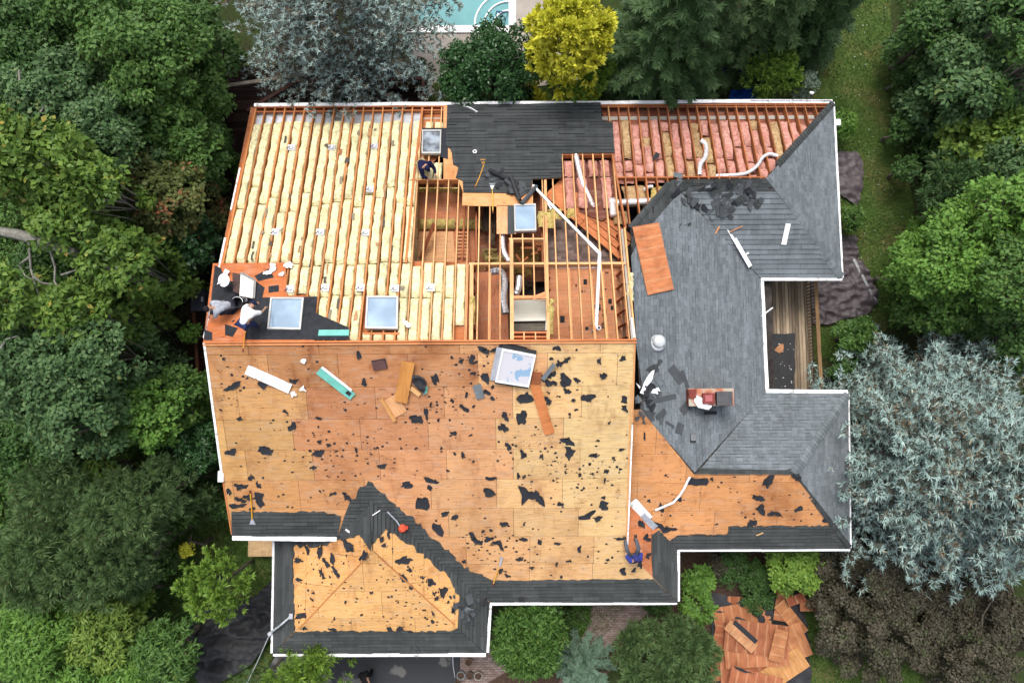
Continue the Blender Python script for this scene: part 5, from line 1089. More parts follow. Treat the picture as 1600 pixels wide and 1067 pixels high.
    cloth('shirt', ks, shirt, .028); cloth('trousers', {'pelvis', 'lhip', 'rhip', 'lknee', 'rknee', 'lfoot', 'rfoot'}, trousers, .02)
    for q in 'lr': cloth('shoe', {q + 'foot', q + 'toe'}, shoes, .022)
    if gloves:
        for q in 'lr': cloth('glove', {q + 'wrist', q + 'hand'}, gloves, .014)
    k = MB(); k.lathe(hc + hd * .012 - fw * .012, [(.098, -.02), (.108, .02), (.1, .07), (.06, .115), (.004, .125)], 16, hd, False); k.lathe(hc + hd * .012 - fw * .02, [(.099, -.07), (.103, -.02)], 16, hd, False) if not cap else None
    hr = k.build('cap' if cap else 'hair', M['cloth'], t, color=cap or hair, smooth=True)
    if cap: k = MB(); k.grid(lambda i, j: hc + hd * .04 + sd2 * (i - .5) * .16 + fw * (.09 + j * .08 * (1 - (2 * i - 1) ** 2)), 6, 2); k.build('visor', M['cloth'], hr, color=cap)
    return t
CR = {'pelvis': (0, -.12, .34), 'chest': (0, .2, .7), 'neck': (0, .36, .84), 'head': (0, .46, .93), '*sho': (.19, .28, .74), '*elbow': (.28, .46, .46), '*hand': (.14, .7, .26), '*hip': (.11, -.1, .3), '*knee': (.2, .32, .42), '*foot': (.15, .02, .07), '*toe': (.17, .18, .04)}
ST = {'pelvis': (0, -.15, .86), 'chest': (0, .3, 1.08), 'neck': (0, .5, 1.1), 'head': (0, .64, 1.1), '*sho': (.2, .4, 1.06), '*elbow': (.27, .5, .76), '*hand': (.18, .72, .5), '*hip': (.11, -.13, .84), '*knee': (.15, .06, .47), '*foot': (.15, -.03, .07), '*toe': (.16, .14, .04)}
SI = {'pelvis': (0, -.1, .14), 'chest': (0, -.02, .55), 'neck': (0, .04, .74), 'head': (0, .1, .86), '*sho': (.19, 0, .62), '*elbow': (.3, .18, .42), '*hand': (.2, .42, .3), '*hip': (.11, -.05, .13), '*knee': (.22, .36, .36), '*foot': (.2, .72, .07), '*toe': (.22, .88, .1)}
NV = (.012, .013, .045)
person('person in a navy hoodie crouching on insulation below the small north skylight', N.px(661, 262, 0), -52, CR, NV, ph(176, 160, 120), (.02, .015, .012), sleeves='long', cap=NV, pl=N, shoes=ph(210, 170, 60))
person('person in a grey shirt and dark cap crouching at the west roof edge', N.px(362, 480, 0), 202, CR, ph(186, 190, 200), (.03, .03, .04), (.02, .015, .012), cap=(.02, .016, .02), pl=N, gloves=ph(180, 60, 80))
person('person in a white shirt and navy cap stooping beside the large west skylight', N.px(398, 506, 0), 62, ST, (.84, .84, .86), (.02, .03, .085), (.02, .015, .012), cap=(.015, .02, .05), pl=N)
person('person in a blue shirt sitting on the south corner of the bare roof', S.px(988, 868, 0), 100, SI, (.03, .04, .2), ph(98, 102, 112), (.05, .03, .02), cap=(.03, .035, .14), pl=S)
person('person in dark clothes standing on the wet driveway', gp(577, 1047, 0.03), -70, ST, (.014, .014, .016), (.012, .012, .014), (.015, .012, .01))

# ------------------------------------------------------------------ decks, rails, tarps and the yard
def boards(parent, x0, x1, y0, y1, z, wd, along, col, gap=.008, name='deck_board'):
    n = int(((x1 - x0) if along == 'y' else (y1 - y0)) / wd)
    for i in range(n):
        mb = MB(); kk = random.uniform(.72, 1.15); c = ph(*[k * kk for k in col]); zz = z + random.uniform(-.004, .004)
        if along == 'y': mb.box((x0 + (i + .5) * wd, (y0 + y1) / 2, zz - .015), (wd / 2 - gap, 0, 0), (0, (y1 - y0) / 2, 0), (0, 0, .015))
        else: mb.box(((x0 + x1) / 2, y0 + (i + .5) * wd, zz - .015), ((x1 - x0) / 2, 0, 0), (0, wd / 2 - gap, 0), (0, 0, .015))
        mb.build(name, M['board'], parent, color=c)
def railing(label, pts, z0, z1, col, group='deck railings', sp=.14, top=.13):
    t = thing('deck_railing', label, 'railing', (*gp(*pts[0], z0).xy, z0), group); q = [Vector((*gp(u, v, z1).xy, z1)) for u, v in pts]
    for a, b in zip(q, q[1:]):
        mb = MB(); mb.bar(a, b, top, .04); mb.build('top_rail', M['board'], t, color=ph(*col)); L = (b - a).length; n = max(2, int(L / sp)); dn = Vector((0, 0, z0 + .1 - z1)); mb = MB(); mb.bar(a + dn, b + dn, .06, .05); mb.build('bottom_rail', M['board'], t, color=ph(*col))
        for i in range(n + 1):
            p = a.lerp(b, i / n); w_ = .045 if i in (0, n) else .018; mb = MB(); mb.box((p.x, p.y, (z0 + z1 - .04) / 2), (w_, 0, 0), (0, w_, 0), (0, 0, (z1 - z0 - .05) / 2)); mb.build('post' if i in (0, n) else 'baluster', M['board'], t, color=ph(*col))
    return t
zd = 0.9; a = gp(1158, 640, zd); b = gp(1268, 420, zd)
dk = thing('east_deck', 'weathered brown timber deck in the notch of the east side', 'deck', (a.x, a.y, 0)); boards(dk, a.x, b.x, a.y, b.y, zd, .14, 'y', (188, 168, 142)); mb = MB(); mb.box(((a.x + b.x) / 2, (a.y + b.y) / 2, zd / 2 - .03), ((b.x - a.x) / 2 - .02, 0, 0), (0, (b.y - a.y) / 2 - .05, 0), (0, 0, zd / 2 - .04)); mb.build('deck_frame', M['dark'], dk)
railing('pale brown railing along the outer edge of the east deck', [(1274, 425), (1284, 618)], zd - .1, zd + 1.0, (150, 120, 86), top=.16)
mat_ = lone('floor_mat', cloth_on(Flat(zd), [(1192, 522), (1242, 521), (1241, 618), (1192, 618)], 2, .012, .2, .008), M['black'], 'black mat on the east deck beside the house wall', 'mat')
lone('felt_offcut', cloth_on(Flat(zd), [(1209, 547), (1219, 537), (1224, 538), (1223, 549), (1217, 552)], 7, .03, .06, .04), M['cloth'], 'tan board offcut lying on the black deck mat', 'offcut', color=ph(206, 150, 110))
rn = random.Random(4); q = MB()
for k in range(26):
    p = gp(rn.uniform(1197, 1240), rn.uniform(530, 612), zd + .025); s_ = rn.uniform(.008, .025); q.box(p, (s_, 0, 0), (0, s_ * .6, 0), (0, 0, .004))
o = lone('wood_crumbs', q, M['drywall'], 'pale crumbs scattered on the black deck mat', 'crumbs'); o['kind'] = 'stuff'
# north deck
zn = 1.5; a = gp(318, 300, zn); b = gp(664, 100, zn)
nd = thing('north_deck', 'dark brown timber deck north of the house under the blue cedar', 'deck', (b.x, b.y, 0)); boards(nd, a.x, b.x, Yu - .4, b.y, zn, .14, 'x', (62, 46, 42)); boards(nd, a.x, XL + .6, Yu - 9, Yu - .4, zn, .14, 'y', (60, 44, 40)); mb = MB(); mb.box(((a.x + b.x) / 2, (Yu - .3 + b.y) / 2, zn / 2 - .04), ((b.x - a.x) / 2 - .05, 0, 0), (0, (b.y - Yu + .3) / 2, 0), (0, 0, zn / 2 - .05)); mb.build('deck_frame', M['dark'], nd)
railing('dark brown railing around the north deck by the yellow green bush', [(462, 127), (661, 122), (661, 165)], zn, zn + 1.0, (96, 70, 64)); railing('dark brown slanting railing beside the blue cedar on the north deck', [(386, 172), (462, 127)], zn, zn + 1.0, (86, 62, 56))
lone('weathered_beam', MB().bar(gp(350, 134, zn + 1.1), gp(462, 118, zn + 1.1), .14, .1), M['board'], 'pale weathered beam lying under the blue cedar by the deck', 'beam', color=ph(150, 140, 126))
lone('patio_chair_seat', MB().box(gp(552, 68, 1.0), (.35, .1, 0), (-.08, .3, 0), (0, 0, .03)), M['board'], 'small brown timber bench half hidden in the blue cedar', 'bench', color=ph(90, 56, 48))
# west deck with railing and barbecue
zw = 1.2; a = gp(288, 640, zw); b = gp(345, 400, zw); wd_ = thing('west_deck', 'narrow dark deck along the west wall', 'deck', (a.x, a.y, 0)); boards(wd_, a.x, XL + .2, a.y, b.y, zw, .14, 'x', (58, 40, 34))
railing('brown railing at the outer edge of the west deck', [(299, 440), (311, 615)], zw, zw + 1.0, (104, 66, 50))
bq = thing('barbecue', 'black covered barbecue on the west deck', 'barbecue', gp(318, 472, zw)); c = gp(318, 472, zw + .6); mb = MB(); mb.box(c, (.28, 0, 0), (0, .45, 0), (0, 0, .55)); mb.build('cover', plain('bbq_cover', (.03, .033, .045)), bq); mb = MB(); mb.box(c + Vector((.2, .05, .57)), (.04, 0, 0), (0, .1, 0), (0, 0, .02)); mb.build('handle', M['metal'], bq)
# tarps
M['tarpb'] = plain('brown_tarp', (.07, .056, .06), .55, .35, var=.25, scale=3)
M['tarp'] = plain('black_tarp', (.03, .031, .034), .68, .25, var=.3, scale=2)
CL = M['cloth']
lone('tarp', cloth_on(Flat(.05), [(432, 900), (400, 930), (355, 940), (322, 948), (296, 972), (298, 1000), (312, 1020), (316, 1064), (340, 1066), (400, 1030), (432, 985)], 21, .62, .075, .05, 1.25), M['tarp'], 'large wrinkled black tarp spread on the grass by the southwest wing', 'tarp', smooth=True)
TB = ph(92, 78, 80)
lone('tarp', cloth_on(Flat(.05), [(1300, 238), (1336, 240), (1346, 256), (1347, 290), (1338, 322), (1312, 306), (1300, 300)], 22, .2, .07, .05, 1.5), M['tarpb'], 'grey brown tarp covering a mound beside the east gutter', 'tarp', smooth=True)
lone('tarp', cloth_on(Flat(.05), [(1312, 370), (1334, 370), (1340, 402), (1356, 430), (1372, 468), (1352, 492), (1318, 498), (1290, 508), (1262, 506), (1262, 400)], 23, .26, .065, .05, 1.9), M['tarpb'], 'crumpled brown tarp spread outside the east deck railing', 'tarp', smooth=True)
lone('edge_pole', MB().bar(gp(1334, 405, .3), gp(1368, 470, .3), .12, .08), M['metal'], 'long grey beam lying along the edge of the crumpled brown tarp', 'beam')
lone('tarp', cloth_on(Flat(.05), [(1110, 925), (1165, 930), (1250, 922), (1262, 1000), (1268, 1090), (1110, 1090)], 24, .2, .12, .02, 1.2), M['tarp'], 'black tarp under the heap of stripped plywood', 'tarp', smooth=True)
BL = lin(18, 56, 130)
for k, (pts, l_) in enumerate((([(1116, 108), (1142, 108), (1140, 122), (1118, 122)], 'small blue tarp half under the dark conifer'), ([(1150, 112), (1174, 108), (1176, 132), (1158, 132)], 'middle blue tarp north of the house'), ([(1178, 108), (1198, 112), (1196, 130), (1182, 130)], 'blue tarp beside the yellow green yew'), ([(1140, 144), (1176, 142), (1178, 158), (1136, 160)], 'long blue tarp close to the north gutter'))):
    lone('tarp', cloth_on(Flat(.3), pts, 60 + k, .25, .1, .05, 2), CL, l_, 'tarp', color=BL, smooth=True)
# stripped plywood heap on the ground
HEAP = [(1168, 941, 1.6, .42, -4, (176, 96, 64)), (1160, 968, 2.2, 1.25, 9, (206, 124, 84)), (1127, 1008, 1.7, .72, 76, (198, 112, 78)), (1128, 1046, .9, .78, 6, (200, 118, 80)), (1222, 946, 1.15, .55, 80, (186, 110, 74)), (1236, 966, 1.5, .5, -52, (206, 128, 84)), (1172, 1050, 2.3, 1.3, 3, (204, 116, 82)),
        (1234, 1006, 1.35, 1.3, 22, (208, 128, 86)), (1224, 1046, 1.9, .85, 32, (222, 148, 92)), (1182, 1022, 2.45, .95, 3, (206, 122, 84)), (1182, 997, 2.44, 1.22, -8, (182, 104, 72)), (1262, 946, .6, .4, 0, (176, 104, 72)), (1244, 936, .7, .35, 20, (160, 84, 58)), (1158, 994, 1.35, .42, -42, (218, 146, 104)), (1216, 1008, 1.2, .5, 75, (204, 126, 84)), (1180, 1066, 2.0, .8, -14, (196, 110, 76))]
LB = ['thin plywood edge strip at the north side of the ground heap', 'broad orange sheet high on the northwest of the ground heap', 'narrow sheet along the west side of the ground heap', 'small square sheet at the southwest corner of the ground heap', 'upright narrow sheet at the northeast of the ground heap', 'slanting narrow sheet at the northeast edge of the ground heap', 'broad sheet at the south end of the ground heap', 'square sheet at the east side of the ground heap', 'paler sheet slanting at the southeast of the ground heap', 'long sheet under the middle of the ground heap', 'darker large sheet on top of the ground heap', 'small offcut under the purple shrub', 'small dark offcut north of the ground heap', 'pale board with black felt on top of the ground heap', 'narrow sheet east of the large top sheet', 'sheet at the very bottom edge of the ground heap']
for k, (u, v, L, W, a, c) in enumerate(HEAP):
    o = tilted(Flat(0), u, v, L * 1.12, W * 1.12, .02, a, .16 + .05 * k, 'plywood_sheet', M['plym'], ph(c[0] * .88, c[1] * .96, c[2] * .96), LB[k], 'plywood', tilt=random.uniform(-.04, .04))
    if k == 13: sub(o, 'felt_strip', (0, .26, .02), .62, .1, .012, M['felt'])
o = lone('felt_offcut', cloth_on(Flat(.95), [(1146, 1038), (1180, 1052), (1160, 1048), (1150, 1044)], 31, .02, .1, .06), M['felt'], 'black felt wedge lying on the south sheet of the heap', 'scrap')
lone('plywood_sheet', MB().box(gp(409, 853, .5), (.6, 0, .02), (0, .44, 0), (0, 0, .012)), M['ply'], 'pale plywood panel in the corner below the west eave', 'plywood', color=ph(226, 188, 140))
# plant pots by the driveway
for k, (u, v, r, h, c, l_) in enumerate(((733, 1030, .16, .3, (150, 130, 106), 'tan plant pot with dry soil close to the south gutter'), (721, 1050, .17, .34, (150, 156, 160), 'pale grey empty plant pot beside the hose'), (735, 1051, .15, .3, (112, 104, 92), 'brown plant pot between two pale pots'), (748, 1051, .17, .34, (182, 176, 164), 'cream plant pot at the east end of the row'), (716, 1060, .12, .22, (96, 88, 70), 'small dark plant pot at the end of the hose'))):
    c0 = gp(u, v, .05); t = thing('plant_pot', l_, 'plant pot', c0, 'plant pots beside the driveway'); mb = MB(); mb.lathe(c0, [(r * .75, 0), (r, h), (r * 1.08, h), (r * 1.08, h + .03), (r * .92, h + .03), (r * .88, h - .06), (.001, h - .06)], 18, None, False); mb.build('pot', M['paint'], t, color=ph(*c)); mb = MB(); mb.lathe(c0 + Vector((0, 0, h - .05)), [(r * .87, 0), (r * .5, .02), (.001, .03)], 14, None, False); mb.build('soil', M['mulch'], t)
lone('downpipe', MB().tube([gp(707, 1018, .1), gp(708, 1040, .08), gp(711, 1058, .08)], .025, 6), M['metal'], 'thin grey hose running along the driveway edge to the pots', 'hose')
# ------------------------------------------------------------------ plants
def leafmat(name, a, b, accent=None, amt=.0, rough=.55, trans=.25, clump=.9):
    m = Mat(name, rough, .25); f = m.island(); c = m.mix(f, a, b)
    c = m.mix(.75, c, m.ramp(m.noise(clump, 3, .6), [(.3, (.62, .66, .6)), (.7, (1.3, 1.25, 1.2))]), 'MULTIPLY')
    if accent: 
        g = m.n('ShaderNodeMath', operation='MULTIPLY'); m.t.links.new(m.ramp(m.noise(.8, 4, .6), [(.5, 0.0), (.62, 1.0)]), g.inputs[0]); m.t.links.new(m.ramp(m.island(), [(1 - amt, 0.0), (1 - amt + .02, 1.0)]), g.inputs[1]); c = m.mix(g.outputs[0], c, accent)
    m.col(c); tr = m.n('ShaderNodeBsdfTranslucent'); m.t.links.new(c, tr.inputs['Color']) if hasattr(c, 'links') else None
    mx = m.n('ShaderNodeMixShader'); mx.inputs[0].default_value = trans; out = m.t.nodes['Material Output']
    m.t.links.new(m.b.outputs[0], mx.inputs[1]); m.t.links.new(tr.outputs[0], mx.inputs[2]); m.t.links.new(mx.outputs[0], out.inputs['Surface']); return m.m
G = {
 'maple': leafmat('maple_leaf', (.046, .11, .022), (.098, .185, .04), (.13, .17, .04), .1),
 'dark': leafmat('dark_leaf', (.036, .088, .022), (.072, .145, .034)),
 'bluegreen': leafmat('bluegreen_leaf', (.05, .11, .038), (.1, .175, .064), (.14, .17, .05), .15),
 'oak': leafmat('oak_leaf', (.065, .135, .022), (.15, .235, .04), (.34, .24, .05), .1),
 'lime': leafmat('lime_leaf', (.1, .18, .03), (.19, .27, .05)),
 'bright': leafmat('bright_leaf', (.075, .175, .028), (.14, .26, .045)),
 'gold': leafmat('golden_leaf', (.5, .5, .04), (.74, .72, .09), None, 0, .6, .3, 1.4),
 'golden_green': leafmat('golden_green_leaf', (.1, .2, .03), (.2, .31, .05)),
 'holly': leafmat('holly_leaf', (.018, .055, .016), (.04, .1, .03), None, 0, .35, .1),
 'pine': leafmat('pine_needle', (.065, .125, .045), (.13, .205, .075), (.12, .09, .04), .1),
 'conifer': leafmat('conifer_needle', (.035, .08, .026), (.075, .135, .044)),
 'blue': leafmat('blue_needle', (.17, .26, .245), (.35, .47, .45), (.26, .19, .11), .3, .6, .1, 1.3),
 'cedar': leafmat('cedar_needle', (.17, .25, .24), (.33, .43, .42), (.2, .17, .12), .25, .6, .1, 1.2),
 'fir': leafmat('fir_needle', (.08, .145, .1), (.15, .23, .16)),
 'purple': leafmat('smokebush_leaf', (.055, .05, .034), (.105, .09, .062), (.07, .1, .035), .35),
 'silver': leafmat('silver_leaf', (.2, .28, .2), (.34, .42, .32)),
 'red': leafmat('reddish_leaf', (.07, .09, .025), (.12, .15, .04), (.26, .1, .05), .5),
 'grass': leafmat('grass_blade', (.04, .1, .018), (.08, .15, .03)),
}
m = Mat('bark', .9, .1); M['bark'] = m.col(m.ramp(m.noise(6, 5, .7, (1, 1, .3)), [(.3, (.06, .05, .04)), (.7, (.17, .145, .12))])); M['bark_pale'] = plain('pale_bark', (.19, .18, .155), .9, .1, var=.4)
def mesh_np(name, V, Q, mat):
    me = bpy.data.meshes.new(name); V = np.ascontiguousarray(V, np.float32); Q = np.ascontiguousarray(Q, np.int32); n, k = Q.shape
    me.vertices.add(len(V)); me.vertices.foreach_set('co', V.ravel()); me.loops.add(n * k); me.loops.foreach_set('vertex_index', Q.ravel()); me.polygons.add(n)
    me.polygons.foreach_set('loop_start', np.arange(0, n * k, k, dtype=np.int32)); me.polygons.foreach_set('loop_total', np.full(n, k, np.int32)); me.materials.append(mat); me.update(calc_edges=True); return me
def unit(a): return a / np.maximum(1e-9, np.linalg.norm(a, axis=1, keepdims=True))
def blades(Pt, D, Nn, L, W, tipdrop=.1, shape=.5):
    """rhombus leaves: Pt base, D direction, Nn normal, L and W arrays"""
    D = unit(D); S_ = unit(np.cross(D, Nn)); L = L[:, None]; W = W[:, None]; z = np.array([[0, 0, 1.0]])
    v0 = Pt; v1 = Pt + D * L * shape + S_ * W / 2; v2 = Pt + D * L - z * L * tipdrop; v3 = Pt + D * L * shape - S_ * W / 2
    V = np.stack([v0, v1, v2, v3], 1).reshape(-1, 3); n = len(Pt); return V, np.arange(4 * n).reshape(n, 4)
def clump_leaves(r, C, RAD, per_m2, leaf, wid, up=.5, radial=.0, flat=1.0, low=-.25, jit=.55):
    """leaves on the upper shells of many clumps: C centres, RAD radii"""
    Ps, Ns = [], []
    for c, rad in zip(C, RAD):
        n = max(8, int(per_m2 * 6.28 * rad * rad * (1 - low) / 1.6)); d = unit(r.normal(size=(n, 3))); d[:, 2] = np.where(d[:, 2] < low, -d[:, 2], d[:, 2])
        lump = 1 + .22 * np.sin(d[:, 0] * 7 + c[0] * 5) * np.cos(d[:, 1] * 6 + c[1] * 3); k = rad * (r.uniform(.45, 1.06, (n, 1)) ** .5) * lump[:, None]
        Ps.append(np.array(c) + d * k * np.array([1, 1, flat])); Ns.append(d)
    Pt = np.concatenate(Ps); d = np.concatenate(Ns); n = len(Pt); nn = unit(d * .7 + np.array([0, 0, up]) + r.normal(size=(n, 3)) * jit)
    t = r.normal(size=(n, 3)); t = t - nn * (t * nn).sum(1, keepdims=True); D = unit(unit(t) * (1 - radial) + d * radial * 1.5)
    L = leaf * r.uniform(.65, 1.35, n); return blades(Pt, D, nn, L, L * wid)
def top_clumps(r, x, y, Rd, H, n, rmin, rmax, dome=.5, sq=1.0):
    C = []; RAD = []
    for i in range(n):
        d = math.sqrt(r.uniform(0, 1)) * Rd; a = r.uniform(0, 6.283); rr = r.uniform(rmin, rmax) * (1.0 - .25 * d / Rd); z = H - rr - dome * Rd * (d / Rd) ** 2 - abs(r.normal()) * .22 * Rd
        C.append((x + d * math.cos(a) * .95, y + d * math.sin(a) * .95 * sq, max(rr * .5, z))); RAD.append(rr)
    return C, RAD
def limbs(r, x, y, H, C, tr, k=9, mat=None):
    mb = MB(); t = [(x + math.sin(i * 1.3 + x) * .06 * i, y + math.cos(i * 1.7 + y) * .06 * i, H * .8 * i / 5) for i in range(6)]; mb.tube(t, [tr * (1 - .15 * i) for i in range(6)], 8)
    for c in sorted(C, key=lambda c: r.uniform())[:k]:
        b = Vector(t[r.integers(2, 5)]); e = Vector(c); m_ = b.lerp(e, .5) + Vector((r.normal() * .15, r.normal() * .15, -.1)); mb.tube([b, m_, e], [tr * .38, tr * .24, tr * .08], 5)
    return mb
def plant(name, label, cat, u, v, H, V, Q, mat, trunk=None, group=None, zc=.75, bark='bark', crown='crown'):
    p = gp(u, v, H * zc); t = thing(name, label, cat, (p.x, p.y, 0), group); me = mesh_np(crown, V - np.array([p.x, p.y, 0]), Q, G[mat]); link(crown, me, t, (p.x, p.y, 0))
    if trunk: trunk.build('trunk' if H > 2.5 else 'stem', M[bark], t)
    return t
def leafy(u, v, rpx, H, mat, label, name='broadleaf_tree', cat='tree', leaf=.2, wid=.6, dens=150, cl=None, dome=.5, up=.5, radial=.0, group=None, bark='bark', sq=1.0, low=-.25, tr=None, cr=(.16, .3), jit=.55, seed=None):
    zc = .8; p = gp(u, v, H * zc); Rd = rpx * (CAM.z - H * zc) / FPX; r = np.random.default_rng(seed or int(u * 7 + v * 13) % 99991)
    n = cl or int(26 + Rd * 9); C, RAD = top_clumps(r, p.x, p.y, Rd * .9, H, n, Rd * cr[0], Rd * cr[1], dome, sq); C2, R2 = top_clumps(r, p.x, p.y, Rd * .8, H - Rd * .35, n // 3, Rd * .2, Rd * .32, dome, sq)
    if H > 4:       # the flanks of the crown, down towards the ground
        for i in range(int(n * .9)):
            a = r.uniform(0, 6.283); zz = r.uniform(.16, .8) * (H - Rd * .3); q = Rd * r.uniform(.8, 1.0) * (.45 + .5 * zz / H); C2.append((p.x + q * math.cos(a), p.y + q * math.sin(a), zz)); R2.append(Rd * r.uniform(.18, .28))
    V, Q = clump_leaves(r, C + C2, RAD + R2, dens, leaf, wid, up, radial, .85, low, jit)
    return plant(name, label, cat, u, v, H, V, Q, mat, limbs(r, p.x, p.y, H, C, tr or (.05 + .022 * H), 14 if H > 4 else 6), group, zc, bark)
def spruce(u, v, rpx, H, mat, label, name='blue_spruce', whorls=26, nb=9, blade=.3, bw=.055, z0=.12, powr=.85, tip=.12, dens=.1, group=None, sag=.18, fork=2, seed=5, tw=.28):
    zc = .45; p = gp(u, v, H * zc); Rd = rpx * (CAM.z - H * zc) / FPX; r = np.random.default_rng(seed); Pt, D, Nn, L, W = [], [], [], [], []; tk = MB(); tk.tube([(p.x, p.y, 0), (p.x, p.y, H * .5), (p.x, p.y, H * .98)], [.2, .12, .015], 8)
    up = np.array([0, 0, 1.0])
    for wi in range(whorls):
        f = wi / (whorls - 1); z = H * (z0 + (.97 - z0) * f); Rw = Rd * (1 - f) ** powr + .25
        for b in range(nb):
            az = 6.283 * (b + .5 * (wi % 2)) / nb + r.normal() * .16; Lb = Rw * r.uniform(.72, 1.08); dr = np.array([math.cos(az), math.sin(az), 0]); sd_ = np.array([-dr[1], dr[0], 0]); m_ = max(4, int(Lb / dens)); bend = r.normal() * .1
            if wi % 3 == 0 and b % 2 == 0: tk.tube([(p.x, p.y, z), tuple(np.array([p.x, p.y, z]) + dr * Lb * .5 - up * sag * Lb * .3), tuple(np.array([p.x, p.y, z]) + dr * Lb * .9 - up * sag * Lb * .55)], [.035, .022, .008], 4)
            s = (np.arange(m_) + r.uniform(0, 1, m_)) / m_; s = s[s > .12]
            pos = np.array([p.x, p.y, z]) + dr * (Lb * s)[:, None] + sd_ * (bend * Lb * s * s)[:, None] + up * (-sag * Lb * s + tip * Lb * s ** 3)[:, None] + r.normal(size=(len(s), 3)) * .02
            for sg in (-1, 1):
                tl = (.12 + tw * (1 - s)) * min(1.0, Lb * .35) * r.uniform(.6, 1.2, len(s)); ang = R(48) + r.normal(size=len(s)) * .15; td = dr * np.cos(ang)[:, None] + sd_ * (sg * np.sin(ang))[:, None] + up * r.uniform(-.12, .2, len(s))[:, None]
                for kk in range(fork + 1):
                    q = pos + td * (tl * kk / (fork + .5))[:, None]
                    for s2 in (-1, 0, 1):
                        a2 = s2 * R(38) + r.normal(size=len(s)) * .12; pd = td * np.cos(a2)[:, None] + np.cross(np.tile(up, (len(s), 1)), td) * np.sin(a2)[:, None] + r.normal(size=(len(s), 3)) * .1
                        Pt.append(q); D.append(pd); Nn.append(up + r.normal(size=(len(s), 3)) * .35); l = blade * r.uniform(.6, 1.25, len(s)) * (1 if s2 == 0 else .75); L.append(l); W.append(np.full(len(s), bw) * r.uniform(.7, 1.3, len(s)))
    Pt = np.concatenate(Pt); V, Q = blades(Pt, np.concatenate(D), np.concatenate(Nn), np.concatenate(L), np.concatenate(W), .05, .45)
    t = thing(name, label, 'tree', (p.x, p.y, 0), group); link('crown', mesh_np('crown', V - np.array([p.x, p.y, 0]), Q, G[mat]), t, (p.x, p.y, 0)); tk.build('trunk', M['bark'], t); return t
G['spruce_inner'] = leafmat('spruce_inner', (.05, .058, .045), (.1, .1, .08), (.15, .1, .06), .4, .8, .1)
def star_spruce(u, v, rpx, H, mat, label, name='blue_spruce', nbr=420, blade=.26, bw=.04, z0=.1, powr=.6, seed=5, tuft=7, step=.3, sag=.2, tip=.14, group=None, inner=5):
    """irregular spruce: every twig ends in a star of pale needles, dark twigs between"""
    zc = .45; p = gp(u, v, H * zc); Rd = rpx * (CAM.z - H * zc) / FPX; r = np.random.default_rng(seed); up = np.array([0, 0, 1.0]); A = [[], [], [], [], []]; B = [[], [], [], [], []]; tk = MB(); tk.tube([(p.x, p.y, 0), (p.x, p.y, H * .5), (p.x, p.y, H * .97)], [.2, .12, .015], 8)
    def put(S_, P0, D, Nn, L, W): S_[0].append(P0); S_[1].append(D); S_[2].append(Nn); S_[3].append(L); S_[4].append(W)
    for b in range(nbr):
        f = r.uniform(0, 1) ** 1.25; z = H * (z0 + (.98 - z0) * f); Lb = (Rd * (1 - f) ** powr + .2) * r.uniform(.55, 1.06); az = r.uniform(0, 6.283); dr = np.array([math.cos(az), math.sin(az), 0]); sd_ = np.array([-dr[1], dr[0], 0]); bend = r.normal() * .22
        m_ = max(3, int(Lb / step)); s = (np.arange(m_) + r.uniform(0, 1, m_)) / m_; s = np.concatenate([s[s > .22], [1.0]])
        pos = np.array([p.x, p.y, z]) + dr * (Lb * s)[:, None] + sd_ * (bend * Lb * s * s)[:, None] + up * (-sag * Lb * s + tip * Lb * s ** 3)[:, None]
        for sg in (-1, 1):
            n = len(s); tl = (.16 + .5 * (1 - s) * min(1, Lb * .3)) * r.uniform(.5, 1.3, n); ang = R(46) + r.normal(size=n) * .3; td = dr * np.cos(ang)[:, None] + sd_ * (sg * np.sin(ang))[:, None] + up * r.uniform(-.1, .3, n)[:, None]
            q = pos + td * tl[:, None] + r.normal(size=(n, 3)) * .03; put(B, pos, td, up + r.normal(size=(n, 3)) * .4, tl * 1.1, np.full(n, .05))
            for k in range(inner): t = r.uniform(0, 1, n); put(B, pos + td * (tl * t)[:, None], td + r.normal(size=(n, 3)) * .6, up + r.normal(size=(n, 3)) * .5, r.uniform(.1, .24, n), r.uniform(.03, .06, n))
            for k in range(tuft):
                a2 = R(-95 + 190 * k / (tuft - 1)) + r.normal(size=n) * .2; pd = td * np.cos(a2)[:, None] + np.cross(np.tile(up, (n, 1)), td) * np.sin(a2)[:, None] + up * r.uniform(-.05, .5, n)[:, None]; put(A, q, pd, up + r.normal(size=(n, 3)) * .4, blade * r.uniform(.5, 1.25, n) * (1 - .35 * abs(math.sin(a2[0]))), bw * r.uniform(.7, 1.3, n))
    t = thing(name, label, 'tree', (p.x, p.y, 0), group); o3 = np.array([p.x, p.y, 0])
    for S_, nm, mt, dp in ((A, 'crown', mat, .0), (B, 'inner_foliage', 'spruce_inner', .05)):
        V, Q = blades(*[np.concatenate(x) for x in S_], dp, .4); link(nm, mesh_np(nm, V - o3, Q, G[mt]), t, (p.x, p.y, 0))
    tk.build('trunk', M['bark'], t); return t
